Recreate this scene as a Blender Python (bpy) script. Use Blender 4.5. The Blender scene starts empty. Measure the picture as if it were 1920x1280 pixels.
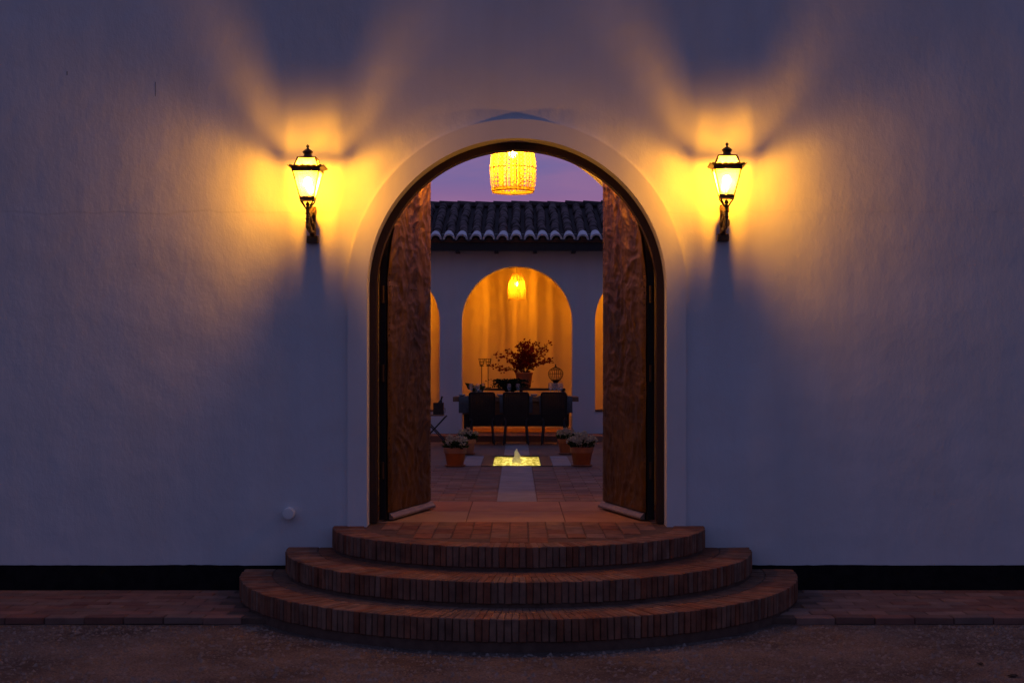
import bpy, bmesh, math, random
from mathutils import Vector, Matrix
from mathutils import noise as mnoise

random.seed(7)
PI = math.pi
SC = bpy.context.scene
COL = SC.collection

# ------------------------------------------------------------------ camera
# wall face is the plane Y = 0, camera on the axis of the doorway
EYE = 1.80
DIST = 11.41
cam_data = bpy.data.cameras.new('camera')
cam_data.lens = 50.0
cam_data.sensor_width = 36.0
cam_data.shift_x = -9 / 1920
cam_data.shift_y = 55 / 1920
cam_data.clip_end = 2000
cam = bpy.data.objects.new('camera', cam_data)
COL.objects.link(cam)
cam.location = (0, -DIST, EYE)
cam.rotation_euler = (PI / 2, 0, 0)
SC.camera = cam

# ------------------------------------------------------------------ dusk sky
world = bpy.data.worlds.new('World')
SC.world = world
world.use_nodes = True
nt = world.node_tree
nt.nodes.clear()
w_out = nt.nodes.new('ShaderNodeOutputWorld')
w_bg = nt.nodes.new('ShaderNodeBackground')
w_sky = nt.nodes.new('ShaderNodeTexSky')
w_sky.sky_type = 'NISHITA'
w_sky.sun_disc = False
w_sky.sun_elevation = math.radians(-4.0)
w_sky.sun_rotation = math.radians(0)
w_tc = nt.nodes.new('ShaderNodeTexCoord')
w_sep = nt.nodes.new('ShaderNodeSeparateXYZ')
nt.links.new(w_tc.outputs['Generated'], w_sep.inputs[0])
# afterglow: pink near the horizon, violet above it, blue overhead
w_ramp = nt.nodes.new('ShaderNodeValToRGB')
els = w_ramp.color_ramp.elements
els[0].position = 0.0
els[0].color = (0.22, 0.11, 0.17, 1)
els[1].position = 1.0
els[1].color = (0.049, 0.078, 0.200, 1)
for p, c in ((0.105, (0.215, 0.080, 0.175, 1)), (0.135, (0.112, 0.080, 0.210, 1)), (0.30, (0.095, 0.092, 0.215, 1))):
    e = els.new(p)
    e.color = c
nt.links.new(w_sep.outputs['Z'], w_ramp.inputs[0])
# soft pink cloud streaks
w_map = nt.nodes.new('ShaderNodeMapping')
w_map.inputs['Scale'].default_value = (5, 5, 26)
w_map.inputs['Rotation'].default_value = (0, 0.14, 0)
nt.links.new(w_tc.outputs['Generated'], w_map.inputs[0])
w_noi = nt.nodes.new('ShaderNodeTexNoise')
w_noi.inputs['Scale'].default_value = 1.6
w_noi.inputs['Detail'].default_value = 4
nt.links.new(w_map.outputs[0], w_noi.inputs['Vector'])
w_cr = nt.nodes.new('ShaderNodeMapRange')
w_cr.inputs['From Min'].default_value = 0.44
w_cr.inputs['From Max'].default_value = 0.60
w_cr.inputs['To Max'].default_value = 0.7
nt.links.new(w_noi.outputs[0], w_cr.inputs[0])
w_mix = nt.nodes.new('ShaderNodeMix')
w_mix.data_type = 'RGBA'
w_mix.inputs['B'].default_value = (0.185, 0.090, 0.195, 1)
nt.links.new(w_cr.outputs[0], w_mix.inputs['Factor'])
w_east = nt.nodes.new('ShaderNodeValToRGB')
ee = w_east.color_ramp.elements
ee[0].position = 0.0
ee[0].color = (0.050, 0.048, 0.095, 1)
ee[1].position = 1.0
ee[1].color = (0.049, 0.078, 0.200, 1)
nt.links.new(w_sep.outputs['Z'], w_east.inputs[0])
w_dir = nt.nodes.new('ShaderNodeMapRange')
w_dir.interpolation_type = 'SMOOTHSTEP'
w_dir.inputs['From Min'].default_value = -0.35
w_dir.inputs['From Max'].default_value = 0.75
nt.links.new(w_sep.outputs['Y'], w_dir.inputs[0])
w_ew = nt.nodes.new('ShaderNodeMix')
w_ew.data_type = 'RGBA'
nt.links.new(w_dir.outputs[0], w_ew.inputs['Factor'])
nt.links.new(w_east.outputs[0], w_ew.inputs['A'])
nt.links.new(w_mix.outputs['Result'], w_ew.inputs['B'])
nt.links.new(w_ramp.outputs[0], w_mix.inputs['A'])
w_add = nt.nodes.new('ShaderNodeMix')
w_add.data_type = 'RGBA'
w_add.blend_type = 'ADD'
w_add.inputs['Factor'].default_value = 0.05
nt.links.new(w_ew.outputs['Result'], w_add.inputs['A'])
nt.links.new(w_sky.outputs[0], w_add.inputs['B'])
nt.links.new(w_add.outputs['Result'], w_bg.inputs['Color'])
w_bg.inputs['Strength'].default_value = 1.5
nt.links.new(w_bg.outputs[0], w_out.inputs[0])

SC.view_settings.view_transform = 'Standard'
SC.view_settings.look = 'None'
SC.view_settings.exposure = 0.0
SC.view_settings.gamma = 1.0
SC.cycles.max_bounces = 6
SC.cycles.diffuse_bounces = 3
SC.cycles.glossy_bounces = 2
SC.cycles.transmission_bounces = 4
SC.cycles.transparent_max_bounces = 16
SC.cycles.caustics_reflective = False
SC.cycles.caustics_refractive = False
SC.cycles.sample_clamp_indirect = 4.0

LANTERN_L = 2350.0     # radiance of the lantern bulbs
PASSAGE_L = 16500.0     # pendant in the passage
GALLERY_L = 12500.0     # pendants in the gallery
WARM = (1.0, 0.395, 0.012)
AMBER = (1.0, 0.37, 0.010)

# ------------------------------------------------------------------ materials
def new_mat(name):
    m = bpy.data.materials.new(name)
    m.use_nodes = True
    t = m.node_tree
    b = t.nodes['Principled BSDF']
    return m, t, b

def node(t, kind, **kw):
    n = t.nodes.new(kind)
    for k, v in kw.items():
        if k in n.inputs:
            n.inputs[k].default_value = v
        else:
            setattr(n, k, v)
    return n

def pos_scaled(t, sx, sy, sz):
    g = t.nodes.new('ShaderNodeNewGeometry')
    m = t.nodes.new('ShaderNodeMapping')
    m.inputs['Scale'].default_value = (sx, sy, sz)
    t.links.new(g.outputs['Position'], m.inputs[0])
    return m.outputs[0]

def noise_of(t, vec, scale, detail=4, rough=0.55):
    n = node(t, 'ShaderNodeTexNoise', Scale=scale, Detail=detail, Roughness=rough)
    t.links.new(vec, n.inputs['Vector'])
    return n.outputs[0]

def mixc(t, fac, a, b, blend='MIX'):
    n = t.nodes.new('ShaderNodeMix')
    n.data_type = 'RGBA'
    n.blend_type = blend
    for sock, v in (('Factor', fac), ('A', a), ('B', b)):
        if hasattr(v, 'is_linked') or hasattr(v, 'node'):
            t.links.new(v, n.inputs[sock])
        elif sock == 'Factor':
            n.inputs[sock].default_value = v
        else:
            n.inputs[sock].default_value = (*v, 1)
    return n.outputs['Result']

def mrange(t, v, a, b, c=0.0, d=1.0):
    n = t.nodes.new('ShaderNodeMapRange')
    n.inputs['From Min'].default_value = a
    n.inputs['From Max'].default_value = b
    n.inputs['To Min'].default_value = c
    n.inputs['To Max'].default_value = d
    t.links.new(v, n.inputs[0])
    return n.outputs[0]

def bump(t, b, h, strength=0.5, dist=0.01, prev=None):
    n = t.nodes.new('ShaderNodeBump')
    n.inputs['Strength'].default_value = strength
    n.inputs['Distance'].default_value = dist
    t.links.new(h, n.inputs['Height'])
    if prev is not None:
        t.links.new(prev, n.inputs['Normal'])
    t.links.new(n.outputs[0], b.inputs['Normal'])
    return n.outputs[0]

def simple(name, c1, c2=None, rough=0.7, scale=8, metal=0.0, bs=0.3, bd=0.004, stretch=(1, 1, 1), rnd=0.0, fine=6.0, spec=None):
    m, t, b = new_mat(name)
    v = pos_scaled(t, *stretch)
    n1 = noise_of(t, v, scale, 5)
    col = mixc(t, mrange(t, n1, 0.32, 0.68), c1, c2 or c1)
    if rnd:
        oi = t.nodes.new('ShaderNodeObjectInfo')
        hsv = t.nodes.new('ShaderNodeHueSaturation')
        t.links.new(mrange(t, oi.outputs['Random'], 0, 1, 1 - rnd, 1 + rnd), hsv.inputs['Value'])
        w = t.nodes.new('ShaderNodeTexWhiteNoise')
        w.noise_dimensions = '1D'
        t.links.new(oi.outputs['Random'], w.inputs['W'])
        t.links.new(mrange(t, w.outputs['Value'], 0, 1, 0.493, 0.507), hsv.inputs['Hue'])
        t.links.new(mrange(t, w.outputs['Value'], 0, 1, 1.1, 0.8), hsv.inputs['Saturation'])
        t.links.new(col, hsv.inputs['Color'])
        col = hsv.outputs[0]
    t.links.new(col, b.inputs['Base Color'])
    b.inputs['Roughness'].default_value = rough
    b.inputs['Metallic'].default_value = metal
    if spec is not None:
        b.inputs['Specular IOR Level'].default_value = spec
    if bs:
        bump(t, b, noise_of(t, v, scale * fine, 3), bs, bd)
    return m

def stucco(name, c, relief=1.0):
    m, t, b = new_mat(name)
    v = pos_scaled(t, 1, 1, 1)
    vs = pos_scaled(t, 3.0, 3.0, 0.35)
    stain = mrange(t, noise_of(t, vs, 1.3, 5), 0.35, 0.75)
    blot = mrange(t, noise_of(t, v, 0.9, 6, 0.6), 0.35, 0.7)
    c2 = tuple(x * 0.90 for x in c)
    c3 = (c[0] * 0.86, c[1] * 0.84, c[2] * 0.80)
    col = mixc(t, stain, c, c2)
    col = mixc(t, mrange(t, blot, 0, 1, 0, 0.55), col, c3)
    t.links.new(col, b.inputs['Base Color'])
    b.inputs['Roughness'].default_value = 0.92
    b.inputs['Specular IOR Level'].default_value = 0.15
    p = bump(t, b, noise_of(t, v, 1.7, 2, 0.5), 0.32 * relief, 0.06)
    vt = pos_scaled(t, 1.0, 1.0, 0.6)
    p = bump(t, b, noise_of(t, vt, 8.0, 4, 0.66), 0.46 * relief, 0.011, p)
    if relief > 0.9:
        p = bump(t, b, noise_of(t, v, 70, 2, 0.65), 0.30, 0.002, p)
        # day joint of the render: a faint wandering ledge above the springing
        sp = t.nodes.new('ShaderNodeSeparateXYZ')
        t.links.new(v, sp.inputs[0])
        ad = t.nodes.new('ShaderNodeMath')
        ad.operation = 'MULTIPLY_ADD'
        t.links.new(noise_of(t, v, 3.0, 2), ad.inputs[0])
        ad.inputs[1].default_value = 0.10
        t.links.new(sp.outputs['Z'], ad.inputs[2])
        p = bump(t, b, mrange(t, ad.outputs[0], 3.115, 3.13), 0.35, 0.003, p)
    return m

def gravel_mat():
    m, t, b = new_mat('gravel')
    v = pos_scaled(t, 1, 1, 1)
    col = mixc(t, mrange(t, noise_of(t, v, 1.1, 6, 0.65), 0.35, 0.68), (0.12, 0.078, 0.062), (0.36, 0.25, 0.20))
    col = mixc(t, mrange(t, noise_of(t, v, 60, 3, 0.7), 0.42, 0.62, 0, 0.75), col, (0.085, 0.06, 0.05))
    col = mixc(t, mrange(t, noise_of(t, v, 7, 5, 0.7), 0.52, 0.75, 0, 0.6), col, (0.33, 0.25, 0.2))
    t.links.new(col, b.inputs['Base Color'])
    b.inputs['Roughness'].default_value = 0.95
    b.inputs['Specular IOR Level'].default_value = 0.1
    p = bump(t, b, noise_of(t, v, 6, 4, 0.7), 1.0, 0.10)
    bump(t, b, noise_of(t, v, 70, 2, 0.7), 1.0, 0.025, p)
    return m

def emis_mat(name, col, strength):
    m = bpy.data.materials.new(name)
    m.use_nodes = True
    t = m.node_tree
    t.nodes.clear()
    o = t.nodes.new('ShaderNodeOutputMaterial')
    e = t.nodes.new('ShaderNodeEmission')
    e.inputs[0].default_value = (*col, 1)
    e.inputs[1].default_value = strength
    t.links.new(e.outputs[0], o.inputs[0])
    return m

def glass_mat(name, milky=0.25, tint=(1, 1, 1), gloss=0.06):
    m = bpy.data.materials.new(name)
    m.use_nodes = True
    t = m.node_tree
    t.nodes.clear()
    o = t.nodes.new('ShaderNodeOutputMaterial')
    tr = t.nodes.new('ShaderNodeBsdfTransparent')
    tr.inputs[0].default_value = (*tint, 1)
    tl = t.nodes.new('ShaderNodeBsdfTranslucent')
    tl.inputs[0].default_value = (0.95, 0.93, 0.9, 1)
    gl = t.nodes.new('ShaderNodeBsdfGlossy')
    gl.inputs['Roughness'].default_value = 0.05
    m1 = t.nodes.new('ShaderNodeMixShader')
    v = pos_scaled(t, 1, 1, 1)
    t.links.new(mrange(t, noise_of(t, v, 25, 3), 0.3, 0.7, milky * 0.7, milky * 1.3), m1.inputs[0])
    t.links.new(tr.outputs[0], m1.inputs[1])
    t.links.new(tl.outputs[0], m1.inputs[2])
    m2 = t.nodes.new('ShaderNodeMixShader')
    m2.inputs[0].default_value = gloss
    t.links.new(m1.outputs[0], m2.inputs[1])
    t.links.new(gl.outputs[0], m2.inputs[2])
    t.links.new(m2.outputs[0], o.inputs[0])
    return m

def leafy(name, c1, c2, transl=0.3, scale=14):
    m = bpy.data.materials.new(name)
    m.use_nodes = True
    t = m.node_tree
    t.nodes.clear()
    o = t.nodes.new('ShaderNodeOutputMaterial')
    d = t.nodes.new('ShaderNodeBsdfDiffuse')
    tl = t.nodes.new('ShaderNodeBsdfTranslucent')
    v = pos_scaled(t, 1, 1, 1)
    col = mixc(t, mrange(t, noise_of(t, v, scale, 3), 0.35, 0.65), c1, c2)
    t.links.new(col, d.inputs[0])
    t.links.new(col, tl.inputs[0])
    mx = t.nodes.new('ShaderNodeMixShader')
    mx.inputs[0].default_value = transl
    t.links.new(d.outputs[0], mx.inputs[1])
    t.links.new(tl.outputs[0], mx.inputs[2])
    t.links.new(mx.outputs[0], o.inputs[0])
    return m

def paving_far_mat():
    m, t, b = new_mat('terracotta_paving')
    g = t.nodes.new('ShaderNodeNewGeometry')
    br = t.nodes.new('ShaderNodeTexBrick')
    br.inputs['Scale'].default_value = 1.0
    br.inputs['Brick Width'].default_value = 0.29
    br.inputs['Row Height'].default_value = 0.145
    br.inputs['Mortar Size'].default_value = 0.006
    br.inputs['Color1'].default_value = (0.23, 0.125, 0.09, 1)
    br.inputs['Color2'].default_value = (0.17, 0.09, 0.065, 1)
    br.inputs['Mortar'].default_value = (0.16, 0.12, 0.10, 1)
    t.links.new(g.outputs['Position'], br.inputs['Vector'])
    v = pos_scaled(t, 1, 1, 1)
    col = mixc(t, mrange(t, noise_of(t, v, 3, 5), 0.35, 0.7, 0, 0.5), br.outputs['Color'], (0.2, 0.14, 0.12))
    t.links.new(col, b.inputs['Base Color'])
    b.inputs['Roughness'].default_value = 0.88
    b.inputs['Specular IOR Level'].default_value = 0.2
    p = bump(t, b, br.outputs['Fac'], -0.4, 0.006)
    bump(t, b, noise_of(t, v, 30, 3), 0.3, 0.004, p)
    return m

M = {}
M['stucco'] = stucco('white_stucco', (0.74, 0.72, 0.73))
M['stucco_smooth'] = stucco('white_plaster', (0.74, 0.71, 0.71), 0.45)
M['gallery_plaster'] = stucco('gallery_lamp_tinted_plaster', (0.74, 0.60, 0.26), 0.5)  # white plaster with the amber lamp light put into its colour
M['black_paint'] = simple('black_plinth_paint', (0.008, 0.008, 0.009), (0.018, 0.016, 0.016), 0.85, 9, bs=0.6, spec=0.1)
M['brick'] = simple('step_brick', (0.28, 0.122, 0.070), (0.15, 0.065, 0.040), 0.9, 9, rnd=0.16, bs=0.8, bd=0.005, spec=0.2)
M['brick_dark'] = simple('step_mortar', (0.16, 0.095, 0.07), (0.11, 0.065, 0.05), 0.95, 14, bs=0.6, spec=0.1)
M['pave_brick'] = simple('pavement_brick', (0.27, 0.135, 0.095), (0.19, 0.092, 0.07), 0.9, 6, rnd=0.20, bs=0.6, bd=0.005, spec=0.15)
M['court_brick'] = simple('courtyard_brick', (0.25, 0.135, 0.095), (0.165, 0.085, 0.062), 0.85, 6, rnd=0.2, bs=0.5, spec=0.2)
M['court_joint'] = paving_far_mat()
M['passage_tile'] = simple('passage_tile', (0.37, 0.19, 0.115), (0.30, 0.145, 0.088), 0.8, 3.5, rnd=0.08, bs=0.4, spec=0.25)
M['pale_stone'] = simple('pale_stone', (0.28, 0.25, 0.24), (0.21, 0.185, 0.18), 0.85, 4, bs=0.25)
M['slate'] = simple('wet_slate', (0.035, 0.032, 0.032), (0.05, 0.042, 0.04), 0.6, 5, bs=0.3, spec=0.2)
M['gravel'] = gravel_mat()
M['pebble'] = simple('pebble', (0.16, 0.115, 0.09), (0.30, 0.225, 0.18), 0.9, 11, bs=0)
M['frame_wood'] = simple('dark_door_wood', (0.055, 0.018, 0.005), (0.030, 0.011, 0.004), 0.6, 10, stretch=(6, 6, 0.6), bs=0.4)
M['core_wood'] = simple('door_core_wood', (0.022, 0.013, 0.009), (0.014, 0.009, 0.007), 0.7, 10, stretch=(6, 6, 0.6), bs=0.4)
M['sheet'] = simple('wrinkled_copper_sheet', (0.22, 0.105, 0.008), (0.100, 0.046, 0.004), 0.46, 5, metal=0.75, bs=0.25, bd=0.003, stretch=(2, 2, 0.9))
M['rivet'] = simple('rivet_metal', (0.10, 0.05, 0.022), (0.07, 0.035, 0.018), 0.45, 12, metal=0.7, bs=0)
M['bar'] = simple('drip_bar_metal', (0.27, 0.195, 0.14), (0.19, 0.13, 0.095), 0.45, 10, metal=0.3, bs=0.2)
M['iron'] = simple('lantern_iron', (0.15, 0.078, 0.036), (0.06, 0.032, 0.017), 0.42, 18, metal=0.55, bs=0.4)
M['socket'] = simple('lamp_socket', (0.55, 0.42, 0.22), (0.5, 0.36, 0.18), 0.6, 10, bs=0)
M['pane'] = glass_mat('lantern_glass', 0.22)
M['pane_frosted'] = glass_mat('frosted_lantern_glass', 0.48)
M['pane_back'] = glass_mat('dimming_rear_glass', 0.55, (0.78, 0.74, 0.68))  # tint and haze added to dim the bulb's bright disc on the wall
M['pane_roof'] = glass_mat("roof_glass", 0.60)
M['clear_glass'] = glass_mat('clear_glass', 0.10, (0.93, 0.95, 0.95), 0.28)
M['bulb_lantern'] = emis_mat('lantern_bulb_light', WARM, LANTERN_L)
M['bulb_passage'] = emis_mat('passage_bulb_light', AMBER, PASSAGE_L)
M['bulb_gallery'] = emis_mat('gallery_bulb_light', (1.0, 0.315, 0.008), GALLERY_L)
M['bulb_glass'] = glass_mat('bulb_glass', 0.16, (1, 1, 1), 0.03)
M['raffia'] = leafy('woven_raffia', (0.66, 0.55, 0.22), (0.36, 0.24, 0.07), 0.42, 90)
M['streak_rib'] = simple('streak_rib', (0.40, 0.22, 0.06), (0.30, 0.15, 0.04), 0.7, 30, bs=0)
M['raffia_red'] = leafy('reddish_raffia', (0.50, 0.16, 0.07), (0.40, 0.12, 0.05), 0.35, 40)
M['cable'] = simple('cable', (0.02, 0.02, 0.02), rough=0.6, bs=0)
M['tile'] = simple('weathered_roof_tile', (0.105, 0.068, 0.056), (0.026, 0.020, 0.019), 0.85, 22, rnd=0.4, bs=0.6, bd=0.006)
M['tile_pan'] = simple('roof_pan_tile', (0.050, 0.036, 0.032), (0.028, 0.022, 0.022), 0.9, 9, bs=0.6)
M['tile_white'] = simple('limewashed_tile', (0.76, 0.74, 0.75), (0.60, 0.57, 0.58), 0.85, 16, bs=0.4)
M['fascia'] = simple('black_fascia', (0.010, 0.008, 0.008), (0.016, 0.012, 0.011), 0.6, 8, bs=0.2)
M['eave_clay'] = simple('eave_clay', (0.18, 0.085, 0.05), (0.12, 0.055, 0.035), 0.9, 12, bs=0.4)
M['terracotta'] = simple('terracotta_pot', (0.46, 0.145, 0.045), (0.33, 0.10, 0.036), 0.75, 8, rnd=0.12, bs=0.3)
M['soil'] = simple('soil', (0.02, 0.013, 0.01), (0.035, 0.024, 0.018), 1.0, 30, bs=0.6)
M['leaf'] = leafy('dark_leaf', (0.035, 0.055, 0.018), (0.055, 0.080, 0.028), 0.25)
M['petal'] = leafy('cream_petal', (0.62, 0.53, 0.36), (0.48, 0.40, 0.28), 0.25)
M['red_leaf'] = leafy('dry_red_leaf', (0.26, 0.030, 0.014), (0.13, 0.018, 0.010), 0.3)
M['twig'] = simple('twig', (0.06, 0.035, 0.022), (0.04, 0.024, 0.016), 0.9, 20, bs=0)
M['fern'] = leafy('fern_leaf', (0.022, 0.032, 0.016), (0.035, 0.045, 0.024), 0.2)
M['chair_weave'] = simple('chair_weave', (0.050, 0.034, 0.025), (0.032, 0.022, 0.017), 0.55, 30, bs=0.5)
M['chair_leg'] = simple('chair_leg_wood', (0.020, 0.014, 0.011), (0.014, 0.010, 0.009), 0.5, 12, bs=0.2)
M['table_wood'] = simple('table_wood', (0.24, 0.115, 0.058), (0.17, 0.08, 0.042), 0.55, 8, stretch=(0.7, 5, 5), bs=0.3)
M['linen'] = simple('grey_linen', (0.11, 0.10, 0.095), (0.08, 0.073, 0.07), 0.9, 30, bs=0.4)
M['console'] = simple('black_console_wood', (0.014, 0.009, 0.008), (0.020, 0.013, 0.010), 0.5, 9, bs=0.2)
M['wire'] = simple('dark_wire', (0.045, 0.026, 0.014), (0.03, 0.018, 0.011), 0.45, 20, metal=0.5, bs=0)
M['black_metal'] = simple('black_bucket', (0.010, 0.010, 0.011), (0.016, 0.016, 0.017), 0.35, 10, bs=0.1)
M['bottle'] = simple('dark_bottle', (0.008, 0.012, 0.008), rough=0.12, bs=0)
M['blue_glass'] = simple('blue_bottle', (0.05, 0.22, 0.34), (0.04, 0.17, 0.28), 0.15, 6, bs=0)
M['porcelain'] = simple('porcelain', (0.55, 0.55, 0.58), (0.48, 0.48, 0.50), 0.25, 6, bs=0)
M['pvc'] = simple('white_cap', (0.82, 0.80, 0.78), (0.76, 0.74, 0.72), 0.5, 12, bs=0.15)
M['sill'] = simple('sill_clay', (0.15, 0.07, 0.04), (0.11, 0.05, 0.03), 0.8, 8, bs=0.3)
M['basin'] = simple('basin_tile', (0.62, 0.56, 0.30), (0.52, 0.46, 0.22), 0.4, 10, bs=0.2)
M['dry_leaf'] = simple('fallen_leaf', (0.035, 0.02, 0.012), (0.05, 0.028, 0.016), 0.9, 20, bs=0.3)
M['rust'] = simple('dark_crack', (0.06, 0.05, 0.05), rough=1.0, bs=0)

# ------------------------------------------------------------------ mesh helpers
class MB:
    def __init__(self):
        self.v = []
        self.f = []
    def add(self, verts, faces):
        o = len(self.v)
        self.v += [tuple(p) for p in verts]
        self.f += [tuple(i + o for i in f) for f in faces]
    def quad(self, a, b, c, d):
        self.add((a, b, c, d), ((0, 1, 2, 3),))
    def box(self, x0, x1, y0, y1, z0, z1):
        self.add([(x0, y0, z0), (x1, y0, z0), (x1, y1, z0), (x0, y1, z0), (x0, y0, z1), (x1, y0, z1), (x1, y1, z1), (x0, y1, z1)],
                 [(0, 3, 2, 1), (4, 5, 6, 7), (0, 1, 5, 4), (1, 2, 6, 5), (2, 3, 7, 6), (3, 0, 4, 7)])
    def tube(self, pts, r, n=8, cap=True):
        pts = [Vector(p) for p in pts]
        rs = r if isinstance(r, (list, tuple)) else [r] * len(pts)
        rings = []
        up = Vector((0.13, 0.31, 0.94)).normalized()
        for i, p in enumerate(pts):
            d = (pts[min(i + 1, len(pts) - 1)] - pts[max(i - 1, 0)])
            d = d.normalized() if d.length > 1e-9 else Vector((0, 0, 1))
            a = d.cross(up)
            if a.length < 0.05:
                a = d.cross(Vector((1, 0, 0)))
            a.normalize()
            b = d.cross(a)
            rings.append([p + (a * math.cos(2 * PI * k / n) + b * math.sin(2 * PI * k / n)) * rs[i] for k in range(n)])
        vs = [q for rr in rings for q in rr]
        fs = []
        for i in range(len(pts) - 1):
            for k in range(n):
                k2 = (k + 1) % n
                fs.append((i * n + k, i * n + k2, (i + 1) * n + k2, (i + 1) * n + k))
        if cap:
            fs.append(tuple(range(n - 1, -1, -1)))
            fs.append(tuple((len(pts) - 1) * n + k for k in range(n)))
        self.add(vs, fs)
    def lathe(self, prof, n=20, c=(0, 0, 0), cap=True, squash=1.0):
        vs, fs = [], []
        for (r, z) in prof:
            for k in range(n):
                a = 2 * PI * k / n
                vs.append((c[0] + r * math.cos(a), c[1] + r * math.sin(a) * squash, c[2] + z))
        for i in range(len(prof) - 1):
            for k in range(n):
                k2 = (k + 1) % n
                fs.append((i * n + k, i * n + k2, (i + 1) * n + k2, (i + 1) * n + k))
        if cap:
            fs.append(tuple(range(n - 1, -1, -1)))
            fs.append(tuple((len(prof) - 1) * n + k for k in range(n)))
        self.add(vs, fs)
    def sphere(self, c, r, n=10, m=6, sz=1.0):
        prof = [(max(r * math.sin(PI * i / m), 1e-4), -r * sz * math.cos(PI * i / m)) for i in range(m + 1)]
        self.lathe(prof, n, c)
    def frustum(self, c, h0, h1, z0, z1):
        # square frustum
        vs = [(c[0] + sx * h, c[1] + sy * h, z) for h, z in ((h0, z0), (h1, z1)) for sx, sy in ((-1, -1), (1, -1), (1, 1), (-1, 1))]
        self.add(vs, [(3, 2, 1, 0), (4, 5, 6, 7), (0, 1, 5, 4), (1, 2, 6, 5), (2, 3, 7, 6), (3, 0, 4, 7)])
    def mesh(self, name, mat, smooth=False, bevel=0.0, weld=False):
        me = bpy.data.meshes.new(name)
        me.from_pydata(self.v, [], self.f)
        if bevel or weld:
            bm = bmesh.new()
            bm.from_mesh(me)
            if weld:
                bmesh.ops.remove_doubles(bm, verts=bm.verts, dist=1e-5)
            if bevel:
                bmesh.ops.bevel(bm, geom=list(bm.edges), offset=bevel, segments=1, affect='EDGES', profile=0.5)
            bmesh.ops.recalc_face_normals(bm, faces=bm.faces)
            bm.to_mesh(me)
            bm.free()
        me.materials.append(M[mat])
        if smooth:
            me.shade_smooth()
        me.update()
        return me
    def build(self, name, mat, parent=None, smooth=False, bevel=0.0, weld=False):
        return link(name, self.mesh(name, mat, smooth, bevel, weld), parent)

def link(name, me, parent=None, loc=None, rot=None):
    o = bpy.data.objects.new(name, me)
    COL.objects.link(o)
    if parent is not None:
        o.parent = parent
    if loc is not None:
        o.location = loc
    if rot is not None:
        o.rotation_euler = rot
    return o

def tag(o, label, cat, group=None):
    o['label'] = label
    o['category'] = cat
    if group:
        o['group'] = group
    return o

def thing(name, label, cat, loc=(0, 0, 0), rz=0.0, group=None):
    o = bpy.data.objects.new(name, None)
    o.empty_display_size = 0.1
    COL.objects.link(o)
    o.location = loc
    o.rotation_euler = (0, 0, rz)
    return tag(o, label, cat, group)

def struct(o):
    o['kind'] = 'structure'
    return o

def stuff(o):
    o['kind'] = 'stuff'
    return o

def copy_tree(o, parent=None):
    c = o.copy()
    COL.objects.link(c)
    c.parent = parent
    for ch in o.children:
        copy_tree(ch, c)
    return c

def arch_wall(mb, x0, x1, z0, z1, y0, y1, openings, n=40):
    """wall slab with round-headed openings (cx, r, zspring, zbottom)"""
    def pair(a, b, c, d):
        for y, flip in ((y0, False), (y1, True)):
            q = [(p[0], y, p[1]) for p in (a, b, c, d)]
            mb.quad(*(q[::-1] if flip else q))
    x = x0
    for (cx, r, zs, zb) in sorted(openings):
        pair((x, z0), (cx - r, z0), (cx - r, z1), (x, z1))
        pts = [(cx - r * math.cos(PI * i / n), zs + r * math.sin(PI * i / n)) for i in range(n + 1)]
        for i in range(n):
            a, b = pts[i], pts[i + 1]
            pair(a, b, (b[0], z1), (a[0], z1))
            mb.quad((a[0], y0, a[1]), (a[0], y1, a[1]), (b[0], y1, b[1]), (b[0], y0, b[1]))
        for xx, s in ((cx - r, 1), (cx + r, -1)):
            mb.quad((xx, y0, zb), (xx, y1, zb), (xx, y1, zs), (xx, y0, zs))
        if zb > z0 + 1e-4:
            pair((cx - r, z0), (cx + r, z0), (cx + r, zb), (cx - r, zb))
            mb.quad((cx - r, y0, zb), (cx + r, y0, zb), (cx + r, y1, zb), (cx - r, y1, zb))
        x = cx + r
    pair((x, z0), (x1, z0), (x1, z1), (x, z1))
    mb.quad((x0, y0, z1), (x1, y0, z1), (x1, y1, z1), (x0, y1, z1))
    mb.quad((x0, y0, z0), (x0, y1, z0), (x0, y1, z1), (x0, y0, z1))
    mb.quad((x1, y0, z0), (x1, y1, z0), (x1, y1, z1), (x1, y0, z1))

def arch_ring(mb, r0, r1, zs, zb, y0, y1, n=48):
    """a solid band that follows a round-headed opening, from floor to floor"""
    def path(r):
        p = [(-r, zb)] + [(-r * math.cos(PI * i / n), zs + r * math.sin(PI * i / n)) for i in range(n + 1)] + [(r, zb)]
        return p
    A, B = path(r0), path(r1)
    for i in range(len(A) - 1):
        a, b, c, d = A[i], A[i + 1], B[i + 1], B[i]
        mb.quad((a[0], y0, a[1]), (b[0], y0, b[1]), (c[0], y0, c[1]), (d[0], y0, d[1]))
        mb.quad((a[0], y1, a[1]), (d[0], y1, d[1]), (c[0], y1, c[1]), (b[0], y1, b[1]))
        mb.quad((a[0], y0, a[1]), (a[0], y1, a[1]), (b[0], y1, b[1]), (b[0], y0, b[1]))
        mb.quad((d[0], y0, d[1]), (c[0], y0, c[1]), (c[0], y1, c[1]), (d[0], y1, d[1]))

# ------------------------------------------------------------------ levels
LAND = 0.56          # landing, passage and courtyard level
T2, T3 = 0.388, 0.215
WALK = 0.05
RO = 1.20            # doorway radius at the wall face
ZS = EYE + 0.659     # springing of the doorway arch
COURT_Y = 2.09       # courtyard begins here
GAL_Y = 14.59        # front face of the gallery wall
STEP_Y = 13.6        # front of the low terracotta step before the gallery
GAL_Z = LAND + 0.10
GAL_BACK = 17.1

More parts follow.
